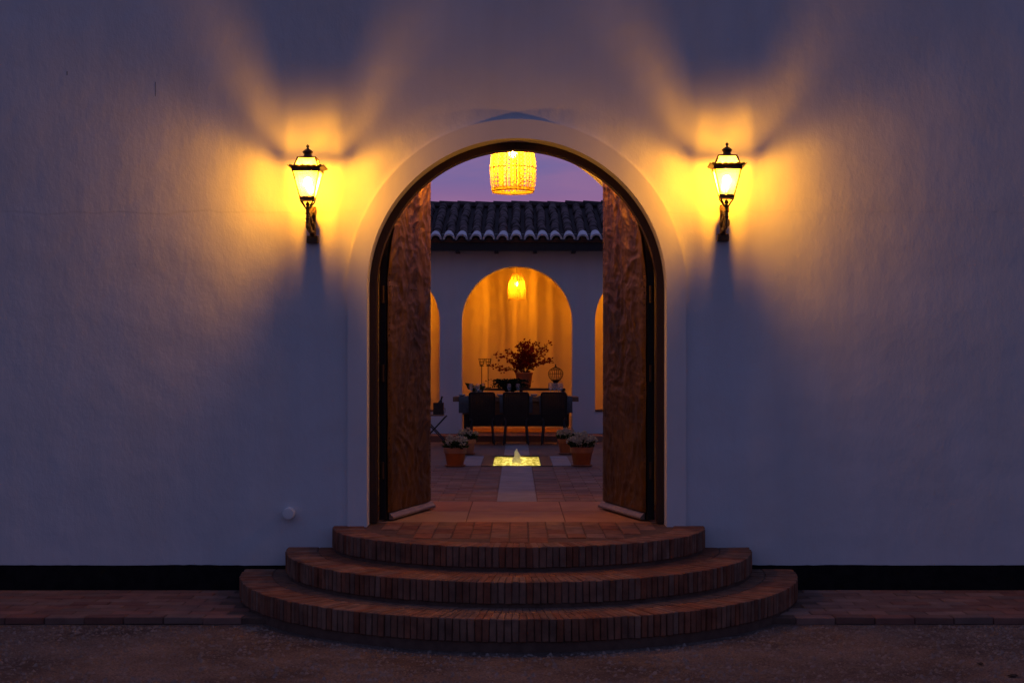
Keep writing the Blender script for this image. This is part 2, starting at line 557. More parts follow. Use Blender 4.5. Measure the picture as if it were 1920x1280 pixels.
# ------------------------------------------------------------------ ground
mb = MB()
mb.quad((-300, -300, 0), (300, -300, 0), (300, 500, 0), (-300, 500, 0))
ground = struct(mb.build('ground', 'gravel'))

# low swells and scattered pebbles of the gravel in front of the wall
mb = MB()
rg = random.Random(3)
for _ in range(20000):
    x = rg.uniform(-5.2, 5.2)
    y = -1.4 - 2.6 * rg.random() ** 1.2
    e = (x / 2.25) ** 2 + (y / 2.38) ** 2
    if e < 1.0:
        continue
    s = 0.004 + 0.015 * rg.random() ** 3
    a = rg.random() * 6.28
    ca, sa = math.cos(a) * s, math.sin(a) * s
    h = s * rg.uniform(0.5, 1.0)
    mb.add([(x + ca, y + sa, -0.001), (x - sa, y + ca, -0.001), (x - ca * 1.3, y - sa * 1.3, -0.001), (x + sa, y - ca, -0.001), (x + ca * .2, y, h), (x - ca * .4, y - sa * .3, h * .9)],
           [(0, 1, 4), (1, 5, 4), (1, 2, 5), (2, 3, 5), (3, 4, 5), (3, 0, 4)])
o = stuff(mb.build('loose_pebbles', 'pebble', ground))

for (px, py, s, rz, lb) in ((2.92, -3.04, 0.036, 0.4, 'largest dark curled leaf lying on the gravel'), (2.84, -2.70, 0.028, 1.9, 'mid-sized dark leaf on the gravel between the largest leaf and pavement'), (0.36 + 0.7, -3.42, 0.022, 2.6, 'tiny dark leaf alone on the gravel in front of the steps')):
    mb = MB()
    pts = [(math.cos(t) * s * (1 + 0.25 * math.sin(3 * t)), math.sin(t) * s * 0.6, 0.004 + 0.010 * abs(math.sin(t * 1.5))) for t in [k * PI / 5 for k in range(10)]]
    mb.add([(0, 0, 0.003)] + pts, [(0, 1 + k, 1 + (k + 1) % 10) for k in range(10)])
    mb.add([(0, 0, 0.0005)] + [(p[0], p[1], p[2] - 0.003) for p in pts], [(0, 1 + (k + 1) % 10, 1 + k) for k in range(10)])
    o = mb.build('dry_leaf', 'dry_leaf')
    o.location = (px, py, 0.002)
    o.rotation_euler = (0, 0, rz)
    tag(o, lb, 'leaf', 'dry leaves on the gravel')

# ------------------------------------------------------------------ pavement along the wall
mb = MB()
PW = 1.31
mb.box(-14, 14, -PW + 0.012, -0.002, -0.02, WALK - 0.006)
pavement = struct(mb.build('pavement', 'brick_dark'))

def brick_mesh(name, lx, ly, lz, mat, seed, bev=0.004, jit=0.0025):
    r = random.Random(seed)
    b = MB()
    b.box(-lx / 2, lx / 2, -ly / 2, ly / 2, -lz, 0)
    b.v = [(x + r.uniform(-jit, jit), y + r.uniform(-jit, jit), z + (r.uniform(-jit, jit) * 0.6 if z == 0 else 0)) for x, y, z in b.v]
    return b.mesh(name, mat, bevel=bev)

pm = [brick_mesh('brick', 0.272, 0.132, 0.05, 'pave_brick', 100 + k) for k in range(6)]
row = 0
y = -PW + 0.066
while y < -0.03:
    x = -4.62 + (0.14 if row % 2 else 0)
    while x < 4.6:
        ell = (x / 2.17) ** 2 + (y / 2.28) ** 2
        if ell > 1.06:
            b = link('brick', pm[random.randrange(6)], pavement, (x + random.uniform(-.003, .003), y + random.uniform(-.003, .003), WALK + random.uniform(-.003, .003)), (random.uniform(-.012, .012), random.uniform(-.008, .008), random.uniform(-.012, .012)))
        x += 0.281
    y += 0.1405
    row += 1

# ------------------------------------------------------------------ curved entrance steps
SX = 0.016
steps = thing('entrance_steps', 'three-tier rounded brick steps leading up to the arched doorway', 'steps', (SX, 0, 0))
def ell_pts(a, b, n):
    """points at equal arc length on the front half ellipse, from the left wall end to the right one"""
    N = 1600
    P = [(-a * math.cos(PI * i / N), -b * math.sin(PI * i / N)) for i in range(N + 1)]
    L = [0.0]
    for i in range(N):
        L.append(L[-1] + math.hypot(P[i + 1][0] - P[i][0], P[i + 1][1] - P[i][1]))
    out = []
    j = 0
    for k in range(n):
        s = L[-1] * (k + 0.5) / n
        while L[j + 1] < s:
            j += 1
        f = (s - L[j]) / (L[j + 1] - L[j])
        x = P[j][0] + f * (P[j + 1][0] - P[j][0])
        y = P[j][1] + f * (P[j + 1][1] - P[j][1])
        nx, ny = x / a / a, y / b / b
        q = math.hypot(nx, ny)
        out.append((x, y, nx / q, ny / q))
    return out, L[-1]

def half_ellipse_prism(mb, a, b, z0, z1, y_back=-0.001, n=96):
    P = [(-a * math.cos(PI * i / n), min(-b * math.sin(PI * i / n), y_back)) for i in range(n + 1)]
    m = len(P)
    mb.add([(x, y, z0) for x, y in P] + [(x, y, z1) for x, y in P],
           [tuple(range(m, 2 * m))] + [(i, i + 1, m + i + 1, m + i) for i in range(m - 1)])

tiers = [('landing', 1.482, 1.39, LAND, T2), ('tread', 1.844, 1.89, T2, T3), ('tread', 2.19, 2.33, T3, 0.0)]
for name, a, b, zt, zb in tiers:
    mb = MB()
    half_ellipse_prism(mb, a - 0.014, b - 0.014, zb - 0.03, zt - 0.007)
    tier = mb.build('step_tier', 'brick_dark', steps)
    pts, Ltot = ell_pts(a, b, 10)
    n = int(round(Ltot / 0.048))
    pts, _ = ell_pts(a, b, n)
    bm_ = [brick_mesh('brick', Ltot / n - 0.006, 0.245, 0.148, 'brick', int(a * 100) + k, 0.0045, 0.0028) for k in range(5)]
    for (x, y, nx, ny) in pts:
        ang = math.atan2(ny, nx) - PI / 2 + PI
        off = 0.1225 + random.uniform(-0.004, 0.005)
        link('brick', bm_[random.randrange(5)], tier, (x - nx * off, min(y - ny * off, -0.034), zt + random.uniform(-0.002, 0.002)), (random.uniform(-.012, .012), random.uniform(-.012, .012), ang + random.uniform(-.012, .012)))
    if name == 'tread':
        # second ring of headers behind the nosing bricks, partly under the next tier
        mb = MB()
        pts2, L2 = ell_pts(a - 0.255, b - 0.255, int((Ltot - 0.8) / 0.048))
        w = L2 / len(pts2) / 2 - 0.0035
        for (x, y, nx, ny) in pts2:
            tx, ty = -ny, nx
            c = []
            for (s, u) in ((-1, 0), (1, 0), (1, -0.24), (-1, -0.24)):
                c.append((x + tx * s * w + nx * u, min(y + ty * s * w + ny * u, -0.003)))
            h = zt - 0.001 - random.random() * 0.003
            mb.add([(p[0], p[1], h - 0.02) for p in c] + [(p[0], p[1], h) for p in c], [(4, 5, 6, 7), (0, 1, 5, 4), (1, 2, 6, 5), (2, 3, 7, 6), (3, 0, 4, 7)])
        stuff(mb.build('inner_brick_ring', 'brick', tier, weld=True))
    else:
        lm = [brick_mesh('paving_brick', 0.136, 0.268, 0.05, 'brick', 300 + k) for k in range(5)]
        xi = -9
        for xi in range(-9, 10):
            for yi in range(0, 6):
                x = xi * 0.1445
                y = 0.13 - yi * 0.276
                ok = all(((x + sx * 0.068) / (a - 0.25)) ** 2 + (min(y + sy * 0.134, 0) / (b - 0.25)) ** 2 < 1.0 for sx in (-1, 1) for sy in (-1, 1))
                if y > 0 and abs(x) > 1.12:
                    ok = False
                if y > -0.2 and y < 0 and abs(x) > 1.16:
                    ok = False
                if ok:
                    link('paving_brick', lm[random.randrange(5)], tier, (x, y - 0.002, LAND + random.uniform(-.002, .002)), (random.uniform(-.008, .008), random.uniform(-.01, .01), random.uniform(-.008, .008)))

# ------------------------------------------------------------------ entrance building
ent = thing('entrance_building', 'white stucco building front with a tall round-arched doorway', 'building')
mb = MB()
arch_wall(mb, -14, 14, -0.2, 7.2, 0.0, 0.29, [(0, RO, ZS, -0.2)], 64)
wall = mb.build('wall', 'stucco', ent, weld=True)
mb = MB()
for s in (-1, 1):
    x0, x1 = sorted((s * 14.0, s * 1.36))
    NP = 260
    zz = [0.243 + 0.006 * mnoise.noise(Vector((x0 + (x1 - x0) * i / NP * 1.0, s * 3.0, 0)) * 1.7) + 0.0035 * mnoise.noise(Vector(((x0 + (x1 - x0) * i / NP) * 14, s, 5))) for i in range(NP + 1)]
    for i in range(NP):
        xa, xb = x0 + (x1 - x0) * i / NP, x0 + (x1 - x0) * (i + 1) / NP
        mb.quad((xa, -0.008, WALK - 0.03), (xb, -0.008, WALK - 0.03), (xb, -0.008, zz[i + 1]), (xa, -0.008, zz[i]))
        mb.quad((xa, -0.008, zz[i]), (xb, -0.008, zz[i + 1]), (xb, 0.02, zz[i + 1]), (xa, 0.02, zz[i]))
mb.build('painted_plinth', 'black_paint', ent)
mb = MB()
arch_ring(mb, RO - 0.001, RO + 0.153, ZS, LAND - 0.01, -0.042, 0.02, 64)
mb.build('arch_surround', 'stucco_smooth', ent, weld=True, bevel=0.0)
# hairline cracks and a worn mark in the render
for (x, z, l, w) in ((-2.90, 4.0, 0.115, 0.003), (-3.61, 4.17, 0.03, 0.005), (-3.33 + 2.1, 1.34, 0.05, 0.006)):
    mb = MB()
    mb.box(x, x + w, -0.0015, 0.002, z, z + l)
    mb.build('crack', 'rust', ent)
mb = MB()
arch_ring(mb, 1.140, RO - 0.002, ZS, LAND, 0.165, 0.287, 64)
mb.build('door_frame', 'frame_wood', ent, weld=True)

# passage behind the doorway
mb = MB()
mb.box(-1.75, -1.60, 0.291, COURT_Y - 0.302, -0.1, 4.55)
mb.box(1.60, 1.75, 0.291, COURT_Y - 0.302, -0.1, 4.55)
mb.build('passage_wall', 'stucco_smooth', ent)
mb = MB()
mb.box(-1.75, 1.75, 0.291, COURT_Y - 0.302, 4.552, 4.7)
mb.build('passage_ceiling', 'stucco_smooth', ent)
mb = MB()
arch_wall(mb, -7, 7, -0.2, 5.0, COURT_Y - 0.30, COURT_Y, [(-0.025, 1.14, EYE + 0.97, -0.2)], 48)
mb.build('inner_wall', 'stucco_smooth', ent, weld=True)

# passage floor: slab with large terracotta tiles
mb = MB()
mb.box(-1.198, 1.198, -0.02, 0.2905, 0.1, LAND - 0.008)
mb.box(-1.598, 1.598, 0.2915, COURT_Y + 0.002, 0.1, LAND - 0.007)
pfloor = struct(mb.build('passage_floor', 'brick_dark'))
tm = [brick_mesh('floor_tile', 0.812, 0.900, 0.04, 'passage_tile', 400 + k, 0.003, 0.001) for k in range(4)]
for xi in (-1, 0, 1):
    for yi in (0, 1):
        link('floor_tile', tm[(xi + yi * 2) % 4], pfloor, (xi * 0.819 - 0.01, 0.272 + 0.452 + yi * 0.907, LAND + random.uniform(-.001, .001)))

# door leaves
def wrinkle(s, z, seed):
    """crumpled sheet: soft facets meeting in creases"""
    w = mnoise.noise(Vector((s * 2.1, z * 1.7, seed + 4.0)))
    n1 = mnoise.noise(Vector((s * 3.2 - z * 1.6 + w * 1.2, z * 4.2 + s * 1.5 + w, seed * 7.3)))
    n2 = mnoise.noise(Vector((s * 6.0 + z * 2.5 + w * 2.0, z * 9.0 - s * 3.0 + w * 1.5, seed * 3.1)))
    n3 = mnoise.noise(Vector((s * 14 - z * 5.0, z * 19.0, seed * 2.1)))
    return 0.016 * (0.4 - abs(n1)) + 0.012 * (0.35 - abs(n2)) + 0.0055 * (0.3 - abs(n3))

LEAF = 1.125
def make_door(side):
    # local: s along the leaf from the hinge, n towards the centre of the passage
    ang = math.radians(75.0)
    hx, hy = -1.072, 0.30
    d = Vector((math.cos(ang), math.sin(ang), 0))
    nrm = Vector((math.sin(ang), -math.cos(ang), 0))
    def W(s, n, z):
        p = Vector((hx, hy, 0)) + d * s + nrm * n
        return (p.x * side * -1, p.y, z)
    zbot = LAND + 0.014
    def ztop(s):
        x = min(max(1.13 - s, 0.0), 1.129)
        return ZS + math.sqrt(1.13 ** 2 - x * x) - 0.004
    NS = 30
    S = [LEAF * i / NS for i in range(NS + 1)]
    core = MB()
    n0, n1 = -0.006, -0.066
    for i in range(NS):
        a, b = S[i], S[i + 1]
        core.quad(W(a, n0, zbot), W(b, n0, zbot), W(b, n0, ztop(b)), W(a, n0, ztop(a)))
        core.quad(W(a, n1, zbot), W(a, n1, ztop(a)), W(b, n1, ztop(b)), W(b, n1, zbot))
        core.quad(W(a, n0, ztop(a)), W(b, n0, ztop(b)), W(b, n1, ztop(b)), W(a, n1, ztop(a)))
        core.quad(W(a, n0, zbot), W(a, n1, zbot), W(b, n1, zbot), W(b, n0, zbot))
    core.quad(W(0, n0, zbot), W(0, n0, ztop(0)), W(0, n1, ztop(0)), W(0, n1, zbot))
    core.quad(W(LEAF, n0, zbot), W(LEAF, n1, zbot), W(LEAF, n1, ztop(LEAF)), W(LEAF, n0, ztop(LEAF)))
    leaf = core.build('door_leaf', 'core_wood', ent, weld=True)
    # wrinkled metal sheets, lapped at riveted seams
    zcut = [zbot + 0.062, LAND + 0.80, LAND + 1.35, LAND + 1.93, LAND + 2.47, LAND + 3.2]
    for k in range(5):
        z0, z1 = zcut[k], zcut[k + 1] + (0.0005 if k < 4 else 0)
        sh = MB()
        MS, MZ = 80, 64
        vid = {}
        vs, fs = [], []
        for i in range(MS + 1):
            s = 0.004 + (LEAF - 0.008) * i / MS
            zt_ = min(z1, ztop(s) - 0.004)
            for j in range(MZ + 1):
                if zt_ <= z0 + 0.002:
                    continue
                z = z0 + (zt_ - z0) * j / MZ
                edge = min(s, LEAF - s, 0.07) / 0.07
                seam = min(max(z - z0, 0.0), max(z1 - z, 0.0), 0.05) / 0.05
                w = 0.004 + (wrinkle(s, z, side * 11) + 0.010) * (0.25 + 0.75 * edge) + 0.0015 * (1 - seam) * (1 if z - z0 < 0.06 else 0)
                vid[(i, j)] = len(vs)
                vs.append(W(s, w, z))
        for i in range(MS):
            for j in range(MZ):
                q = [(i, j), (i + 1, j), (i + 1, j + 1), (i, j + 1)]
                if all(t in vid for t in q):
                    fs.append(tuple(vid[t] for t in q))
        if fs:
            sh.add(vs, fs)
            sh.build('metal_sheet', 'sheet', leaf, smooth=True)
    rv = MB()
    def rivet(s, z):
        p = W(s, 0.012, z)
        rv.sphere(p, 0.0065, 5, 3)
    for zc in zcut[1:5]:
        for i in range(24):
            s = 0.06 + (LEAF - 0.12) * i / 23
            if zc + 0.01 < ztop(s) - 0.02:
                rivet(s, zc + 0.010)
    for j in range(60):
        z = zbot + 0.12 + j * 0.05
        for s in (0.035, LEAF - 0.035):
            if z < ztop(s) - 0.03:
                rivet(s, z)
    for i in range(24):
        rivet(0.06 + (LEAF - 0.12) * i / 23, zbot + 0.115)
    stuff(rv.build('rivet_rows', 'rivet', leaf, smooth=True))
    # drip moulding along the foot of the leaf
    db = MB()
    prof = [(0.004, 0.115), (0.016, 0.112), (0.036, 0.090), (0.060, 0.070), (0.066, 0.056), (0.062, 0.044), (0.050, 0.040), (0.004, 0.040)]
    m = len(prof)
    ends = (0.035, LEAF + 0.018)
    vs = [W(e, n * 0.68 + 0.004, LAND + 0.012 + (z - 0.04) * 0.75) for e in ends for n, z in prof]
    db.add(vs, [tuple(range(m)), tuple(range(2 * m - 1, m - 1, -1))] + [(i, (i + 1) % m, m + (i + 1) % m, m + i) for i in range(m)])
    db.build('drip_moulding', 'bar', leaf, weld=True)
    hp = MB()
    for hz in (0.35, 1.15, 1.80):
        hp.tube([W(-0.012, -0.03, LAND + hz), W(-0.012, -0.03, LAND + hz + 0.14)], 0.014, 8)
    hp.build('hinges', 'rivet', leaf)
make_door(1)
make_door(-1)

# round cap low on the wall
mb = MB()
mb.lathe([(0.047, 0.0), (0.047, 0.075), (0.043, 0.083), (0.02, 0.085)], 24)
cap = mb.build('pipe_cap', 'pvc')
cap.location = (-1.822, 0.002, 0.662)
cap.rotation_euler = (PI / 2, 0, 0)
tag(cap, 'small round white pipe cap low on the stucco wall', 'pipe cap')

# ------------------------------------------------------------------ wall lanterns
def make_lantern(x_plate, dz, label):
    P = 0.293
    t = thing('wall_lantern', label, 'lantern', (x_plate, 0, 2.82 + dz), 0, 'lit lanterns flanking the doorway')
    # z measured from picture rows of the lantern (0 at plate foot)
    z = lambda r: 3.567 - (r - 165) / 1279.0 - 2.82
    c = (0, -P, 0)
    hm, hb, ht = 0.104, 0.051, 0.068
    zb, zm, zr = z(712), z(428), z(305)
    r = 0.0055
    fr = MB()
    for sx, sy in ((-1, -1), (1, -1), (1, 1), (-1, 1)):
        fr.tube([(sx * hb, -P + sy * hb, zb), (sx * hm, -P + sy * hm, zm)], r, 6)
        fr.tube([(sx * hm, -P + sy * hm, zm), (sx * ht, -P + sy * ht, zr)], r * 1.25, 6)
    for h, zz, th in ((hb, zb + 0.006, 0.024), (hm, zm, 0.030), (ht, zr, 0.010)):
        for s in (-1, 1):
            fr.box(-h - 0.006, h + 0.006, -P + s * h - 0.006, -P + s * h + 0.006, zz - th / 2, zz + th / 2)
            fr.box(s * h - 0.0062, s * h + 0.0062, -P - h - 0.0055, -P + h + 0.0055, zz - th / 2 + 0.0005, zz + th / 2 - 0.0005)
    body = fr.build('lantern_frame', 'iron', t)
    # scalloped coronet, flared outwards on each side
    N = 42
    for k in range(4):
        cr = MB()
        vs = []
        for i in range(N + 1):
            u = -1 + 2 * i / N
            wv = 0.5 + 0.5 * abs(math.sin(u * PI * 3.0))
            top = 0.006 + 0.020 * wv
            base = Vector((u * (hm + 0.004), -(hm + 0.006), zm + 0.010))
            tip = Vector((u * (hm + 0.004 + top * 1.3), -(hm + 0.006 + top * 1.35), zm + 0.010 + top * 0.75))
            vs += [base, tip, base + Vector((0, 0.003, 0.004)), tip + Vector((0, 0.003, 0.003))]
        R = Matrix.Rotation(k * PI / 2, 3, 'Z')
        vs = [R @ p for p in vs]
        vs = [(p.x, p.y - P, p.z) for p in vs]
        fs = []
        for i in range(N):
            a, b = 4 * i, 4 * i + 4
            fs += [(a, b, b + 1, a + 1), (a + 2, a + 3, b + 3, b + 2), (a + 1, b + 1, b + 3, a + 3)]
        cr.add(vs, fs)
        cr.build('coronet', 'iron', body)
    # glass panes
    for k in range(4):
        R = Matrix.Rotation(k * PI / 2, 3, 'Z')
        for (h0, z0, h1, z1) in ((hb - 0.002, zb + 0.006, hm - 0.003, zm - 0.015), (hm - 0.004, zm + 0.015, ht - 0.002, zr - 0.005)):
            q = [Vector((-h0, -h0, z0)), Vector((h0, -h0, z0)), Vector((h1, -h1, z1)), Vector((-h1, -h1, z1))]
            q = [R @ p for p in q]
            g = MB()
            g.quad(*[(p.x, p.y - P, p.z) for p in q])
            g.build('glass_pane', 'pane_roof' if z0 > zm else ('pane_frosted' if k in (1, 3) else ('pane_back' if k == 2 else 'pane')), t)
    # chimney cap and finial
    cp = MB()
    cp.frustum((0, -P), ht + 0.004, 0.040, zr + 0.004, zr + 0.012)
    cp.lathe([(0.042, z(297)), (0.034, z(285)), (0.029, z(268)), (0.033, z(255)), (0.042, z(243)), (0.040, z(236)), (0.026, z(220)), (0.010, z(208)), (0.007, z(198)), (0.012, z(188)), (0.013, z(180)), (0.008, z(172)), (0.002, z(164))], 16, (0, -P, 0))
    cp.build('chimney_cap', 'iron', t, smooth=False)
    # floor plate, socket, bulb
    sk = MB()
    sk.box(-hb, hb, -P - hb, -P + hb, zb - 0.010, zb - 0.004)
    sk.lathe([(0.014, zb - 0.004), (0.014, zb + 0.038), (0.010, zb + 0.042)], 12, (0, -P, 0))
    sk.build('lamp_socket', 'socket', t)
    bb = MB()
    bb.lathe([(0.010, zb + 0.092), (0.022, zb + 0.104), (0.030, zb + 0.122), (0.031, zb + 0.136), (0.027, zb + 0.154), (0.015, zb + 0.168), (0.002, zb + 0.173)], 14, (0, -P, 0))
    bb.build('bulb', 'bulb_lantern', t, smooth=True)
    bn = MB()
    bn.lathe([(0.011, zb + 0.040), (0.012, zb + 0.055), (0.016, zb + 0.085), (0.020, zb + 0.100)], 14, (0, -P, 0), cap=False)
    bn.build('bulb_neck', 'bulb_glass', t, smooth=True)
    # bowl and arms under the lantern
    lw = MB()
    for sx, sy in ((-1, -1), (1, -1), (1, 1), (-1, 1)):
        lw.tube([(sx * hb, -P + sy * hb, zb - 0.012), (sx * 0.042, -P + sy * 0.042, z(745)), (sx * 0.020, -P + sy * 0.020, z(790)), (sx * 0.008, -P + sy * 0.008, z(815))], [0.006, 0.007, 0.006, 0.006], 6)
    lw.lathe([(0.006, z(735)), (0.014, z(752)), (0.018, z(765)), (0.010, z(782)), (0.022, z(805)), (0.014, z(818)), (0.012, z(840)), (0.020, z(852)), (0.011, z(866)), (0.012, z(890)), (0.019, z(905)), (0.012, z(925)), (0.010, z(960)), (0.015, z(985)), (0.010, z(1010)), (0.003, z(1022))][::-1], 12, (0, -P, 0))
    lw.build('stem', 'iron', t)
    br = MB()
    # wall plate with stepped head and foot
    br.box(-0.024, 0.024, -0.026, 0.001, z(1090), z(770))
    br.box(-0.027, 0.027, -0.030, 0.001, z(795), z(745))
    br.lathe([(0.024, -0.030), (0.026, -0.015), (0.024, 0.0)], 12, (0, -0.016, z(752)))
    br.box(-0.046, 0.046, -0.050, 0.001, z(1120), z(1062))
    br.box(-0.045, 0.045, -0.044, 0.001, z(1062) - 0.001, z(1046))
    br.build('wall_plate', 'iron', t, bevel=0.003)
    ar = MB()
    arm = [(0, -0.02, z(1040)), (0, -0.07, z(1000)), (0, -0.15, z(1015)), (0, -0.23, z(985)), (0, -0.275, z(930)), (0, -P, z(870))]
    ar.tube(arm, [0.020, 0.022, 0.018, 0.021, 0.017, 0.014], 8)
    ar.tube([(0, -0.02, z(800)), (0, -0.08, z(775)), (0, -0.15, z(800)), (0, -0.20, z(850)), (0, -0.26, z(860)), (0, -P, z(845))], [0.014, 0.018, 0.022, 0.024, 0.016, 0.012], 8)
    ar.tube([(0.0, -0.15, z(1012)), (0.004, -0.14, z(960)), (0, -0.17, z(915)), (0, -0.20, z(860))], [0.014, 0.022, 0.026, 0.018], 8)
    # leaf-like scrolls
    for s in (-1, 1):
        ar.tube([(s * 0.010, -0.10, z(1000)), (s * 0.030, -0.13, z(965)), (s * 0.026, -0.18, z(930)), (s * 0.010, -0.21, z(955))], [0.008, 0.013, 0.011, 0.005], 6)
        ar.tube([(s * 0.008, -0.08, z(780)), (s * 0.028, -0.12, z(800)), (s * 0.024, -0.17, z(840)), (s * 0.006, -0.15, z(865))], [0.008, 0.013, 0.011, 0.005], 6)
    ar.build('scroll_arm', 'iron', t, smooth=True)
    return t

make_lantern(-1.634, 0.0, 'glowing iron wall lantern on the stretch of wall above the round pipe cap')
t_ = make_lantern(1.652, 0.016, 'glowing iron wall lantern on the wall stretch without any pipe cap')
t_.rotation_euler = (0.0, 0.008, -0.05)

# ------------------------------------------------------------------ woven pendant lamps
def make_pendant(loc, R, H, ztop, bulb, label, cols=46, group=None, red=True):
    """loc = bottom centre; ztop = ceiling height above the bottom"""
    t = thing('pendant_lamp', label, 'pendant lamp', loc, 0, group)
    def rad(u):
        if u < 0.12:
            return R * (0.88 + 0.09 * u / 0.12)
        if u < 0.62:
            return R * (0.97 + 0.03 * math.sin((u - 0.12) / 0.5 * PI) - 0.05 * max(0, (u - 0.4) / 0.22))
        k = (u - 0.62) / 0.38
        return R * (0.92 - 0.54 * k ** 1.25)
    def P(a, u, dr=0.0):
        r = rad(u) + dr
        return (r * math.cos(a), r * math.sin(a), u * H)
    def weave(u0, u1, knots, mat, name, wid):
        mb = MB()
        step = 2 * PI / cols
        n = knots * 6
        for c in range(cols):
            cw = wid * rw[c]
            for ph in (0, 1):
                vs, fs = [], []
                for i in range(n + 1):
                    u = u0 + (u1 - u0) * i / n
                    w = math.sin(PI * knots * i / n)
                    s = (1 if ph else -1)
                    a = (c + 0.5) * step + s * w * step * 0.47
                    dr = s * 0.004 * math.cos(PI * knots * i / n)
                    j = cw * random.uniform(0.75, 1.25)
                    vs += [P(a - step * j, u, dr), P(a + step * j, u, dr)]
                for i in range(n):
                    fs.append((2 * i, 2 * i + 1, 2 * i + 3, 2 * i + 2))
                mb.add(vs, fs)
        return mb.build(name, mat, t)
    rw = [random.choice((0.55, 0.7, 0.9, 1.3, 1.9)) for _ in range(cols)]
    k = max(8, int(H / 0.034))
    weave(0.05, 0.70, int(k * 0.65), 'raffia', 'woven_shade', 0.135)
    weave(0.70, 0.99, int(k * 0.29), 'raffia_red' if red else 'raffia', 'shade_crown', 0.16)
    ri = MB()  # opaque strips added inside the shade to throw streaks of shadow on the walls
    ang = 0.0
    while ang < 2 * PI - 0.1:
        wd = random.uniform(0.006, 0.017) 
        vs, fs = [], []
        for i in range(13):
            u = 0.03 + 0.95 * i / 12
            aa = ang + 0.012 * math.sin(i * 1.3 + ang * 5)
            vs += [P(aa - wd * 1.2, u, -0.006), P(aa + wd * 1.2, u, -0.006)]
        for i in range(12):
            fs.append((2 * i, 2 * i + 1, 2 * i + 3, 2 * i + 2))
        ri.add(vs, fs)
        ang += random.uniform(0.10, 0.22)
    ri.build('streak_ribs', 'streak_rib', t)
    rm = MB()
    rings = [(0.0, 0.06)]
    for (u0, u1) in rings:
        vs, fs = [], []
        n = 48
        for i in range(n):
            a = 2 * PI * i / n
            vs += [P(a, u0, 0.004), P(a, u1, 0.005)]
        for i in range(n):
            j = (i + 1) % n
            fs.append((2 * i, 2 * j, 2 * j + 1, 2 * i + 1))
        rm.add(vs, fs)
    rm.build('rim_band', 'raffia', t)
    hoop = MB()
    for u in (0.02, 0.36, 0.70, 0.99):
        pts = [P(2 * PI * i / 40, u) for i in range(41)]
        hoop.tube(pts, 0.004, 5, False)
    hoop.build('hoop', 'raffia', t)
    cb = MB()
    cb.tube([(0, 0, H * 0.86), (0, 0, ztop)], 0.004, 6)
    cb.lathe([(0.018, H * 0.74), (0.022, H * 0.78), (0.022, H * 0.88), (0.006, H * 0.92)], 12)
    for q in range(3):
        a = q * 2 * PI / 3
        cb.tube([(0, 0, H * 0.9), P(a, 0.99)], 0.003, 5)
    cb.lathe([(0.045, ztop - 0.03), (0.05, ztop - 0.002)], 16)
    cb.build('cable_and_socket', 'cable', t)
    b = MB()
    b.lathe([(0.006, H * 0.60 - 0.03), (0.0065, H * 0.60), (0.006, H * 0.60 + 0.03)], 8)
    fil = b.build('filament', bulb, t, smooth=True)
    b = MB()
    b.lathe([(0.004, H * 0.60 - 0.050), (0.022, H * 0.60 - 0.044), (0.036, H * 0.60 - 0.022), (0.040, H * 0.60), (0.034, H * 0.60 + 0.024), (0.021, H * 0.60 + 0.046), (0.016, H * 0.745)], 16, cap=False)
    b.build('bulb', 'bulb_glass', t, smooth=True)
    return t

make_pendant((-0.035, 1.49, EYE + 1.615), 0.209, 0.60, 4.552 - EYE - 1.615, 'bulb_passage', 'big woven raffia pendant lamp hanging inside the doorway arch', 34, None, True)

# ------------------------------------------------------------------ courtyard floor
BX, BY0, BY1 = 0.316, 7.17, 9.30       # fountain basin
mb = MB()
for (x0, x1, y0, y1) in ((-7, 7, COURT_Y + 0.003, BY0 - 0.05), (-7, -BX - 0.05, BY0 - 0.05, BY1 + 0.05), (BX + 0.05, 7, BY0 - 0.05, BY1 + 0.05), (-7, 7, BY1 + 0.05, STEP_Y + 0.05)):
    mb.box(x0, x1, y0, y1, LAND - 0.5, LAND - 0.007)
court = struct(mb.build('courtyard_floor', 'court_joint'))

cm = [brick_mesh('paving_brick', 0.283, 0.138, 0.03, 'court_brick', 500 + k, 0.003, 0.0015) for k in range(6)]
cb2 = [brick_mesh('paving_brick', 0.252, 0.138, 0.03, 'court_brick', 520 + k, 0.003, 0.0015) for k in range(4)]
ch2 = [brick_mesh('paving_brick', 0.138, 0.138, 0.03, 'court_brick', 540 + k, 0.003, 0.0015) for k in range(3)]
row = 0
y = COURT_Y + 0.075
while y < BY0 - 0.10:
    for s in (-1, 1):
        link('paving_brick', cb2[random.randrange(4)], court, (s * (0.197 + 0.128), y, LAND + random.uniform(-.0015, .0015)), (random.uniform(-.006, .006), random.uniform(-.004, .004), random.uniform(-.006, .006)))
        if row % 2:
            link('paving_brick', ch2[random.randrange(3)], court, (s * (0.462 + 0.0725), y, LAND + random.uniform(-.0015, .0015)))
        x = 0.462 + 0.145 + (0.145 if row % 2 else 0)
        while x < 1.30:
            link('paving_brick', cm[random.randrange(6)], court, (s * x, y, LAND + random.uniform(-.0015, .0015)), (random.uniform(-.006, .006), random.uniform(-.004, .004), random.uniform(-.006, .006)))
            x += 0.29
    y += 0.1445
    row += 1
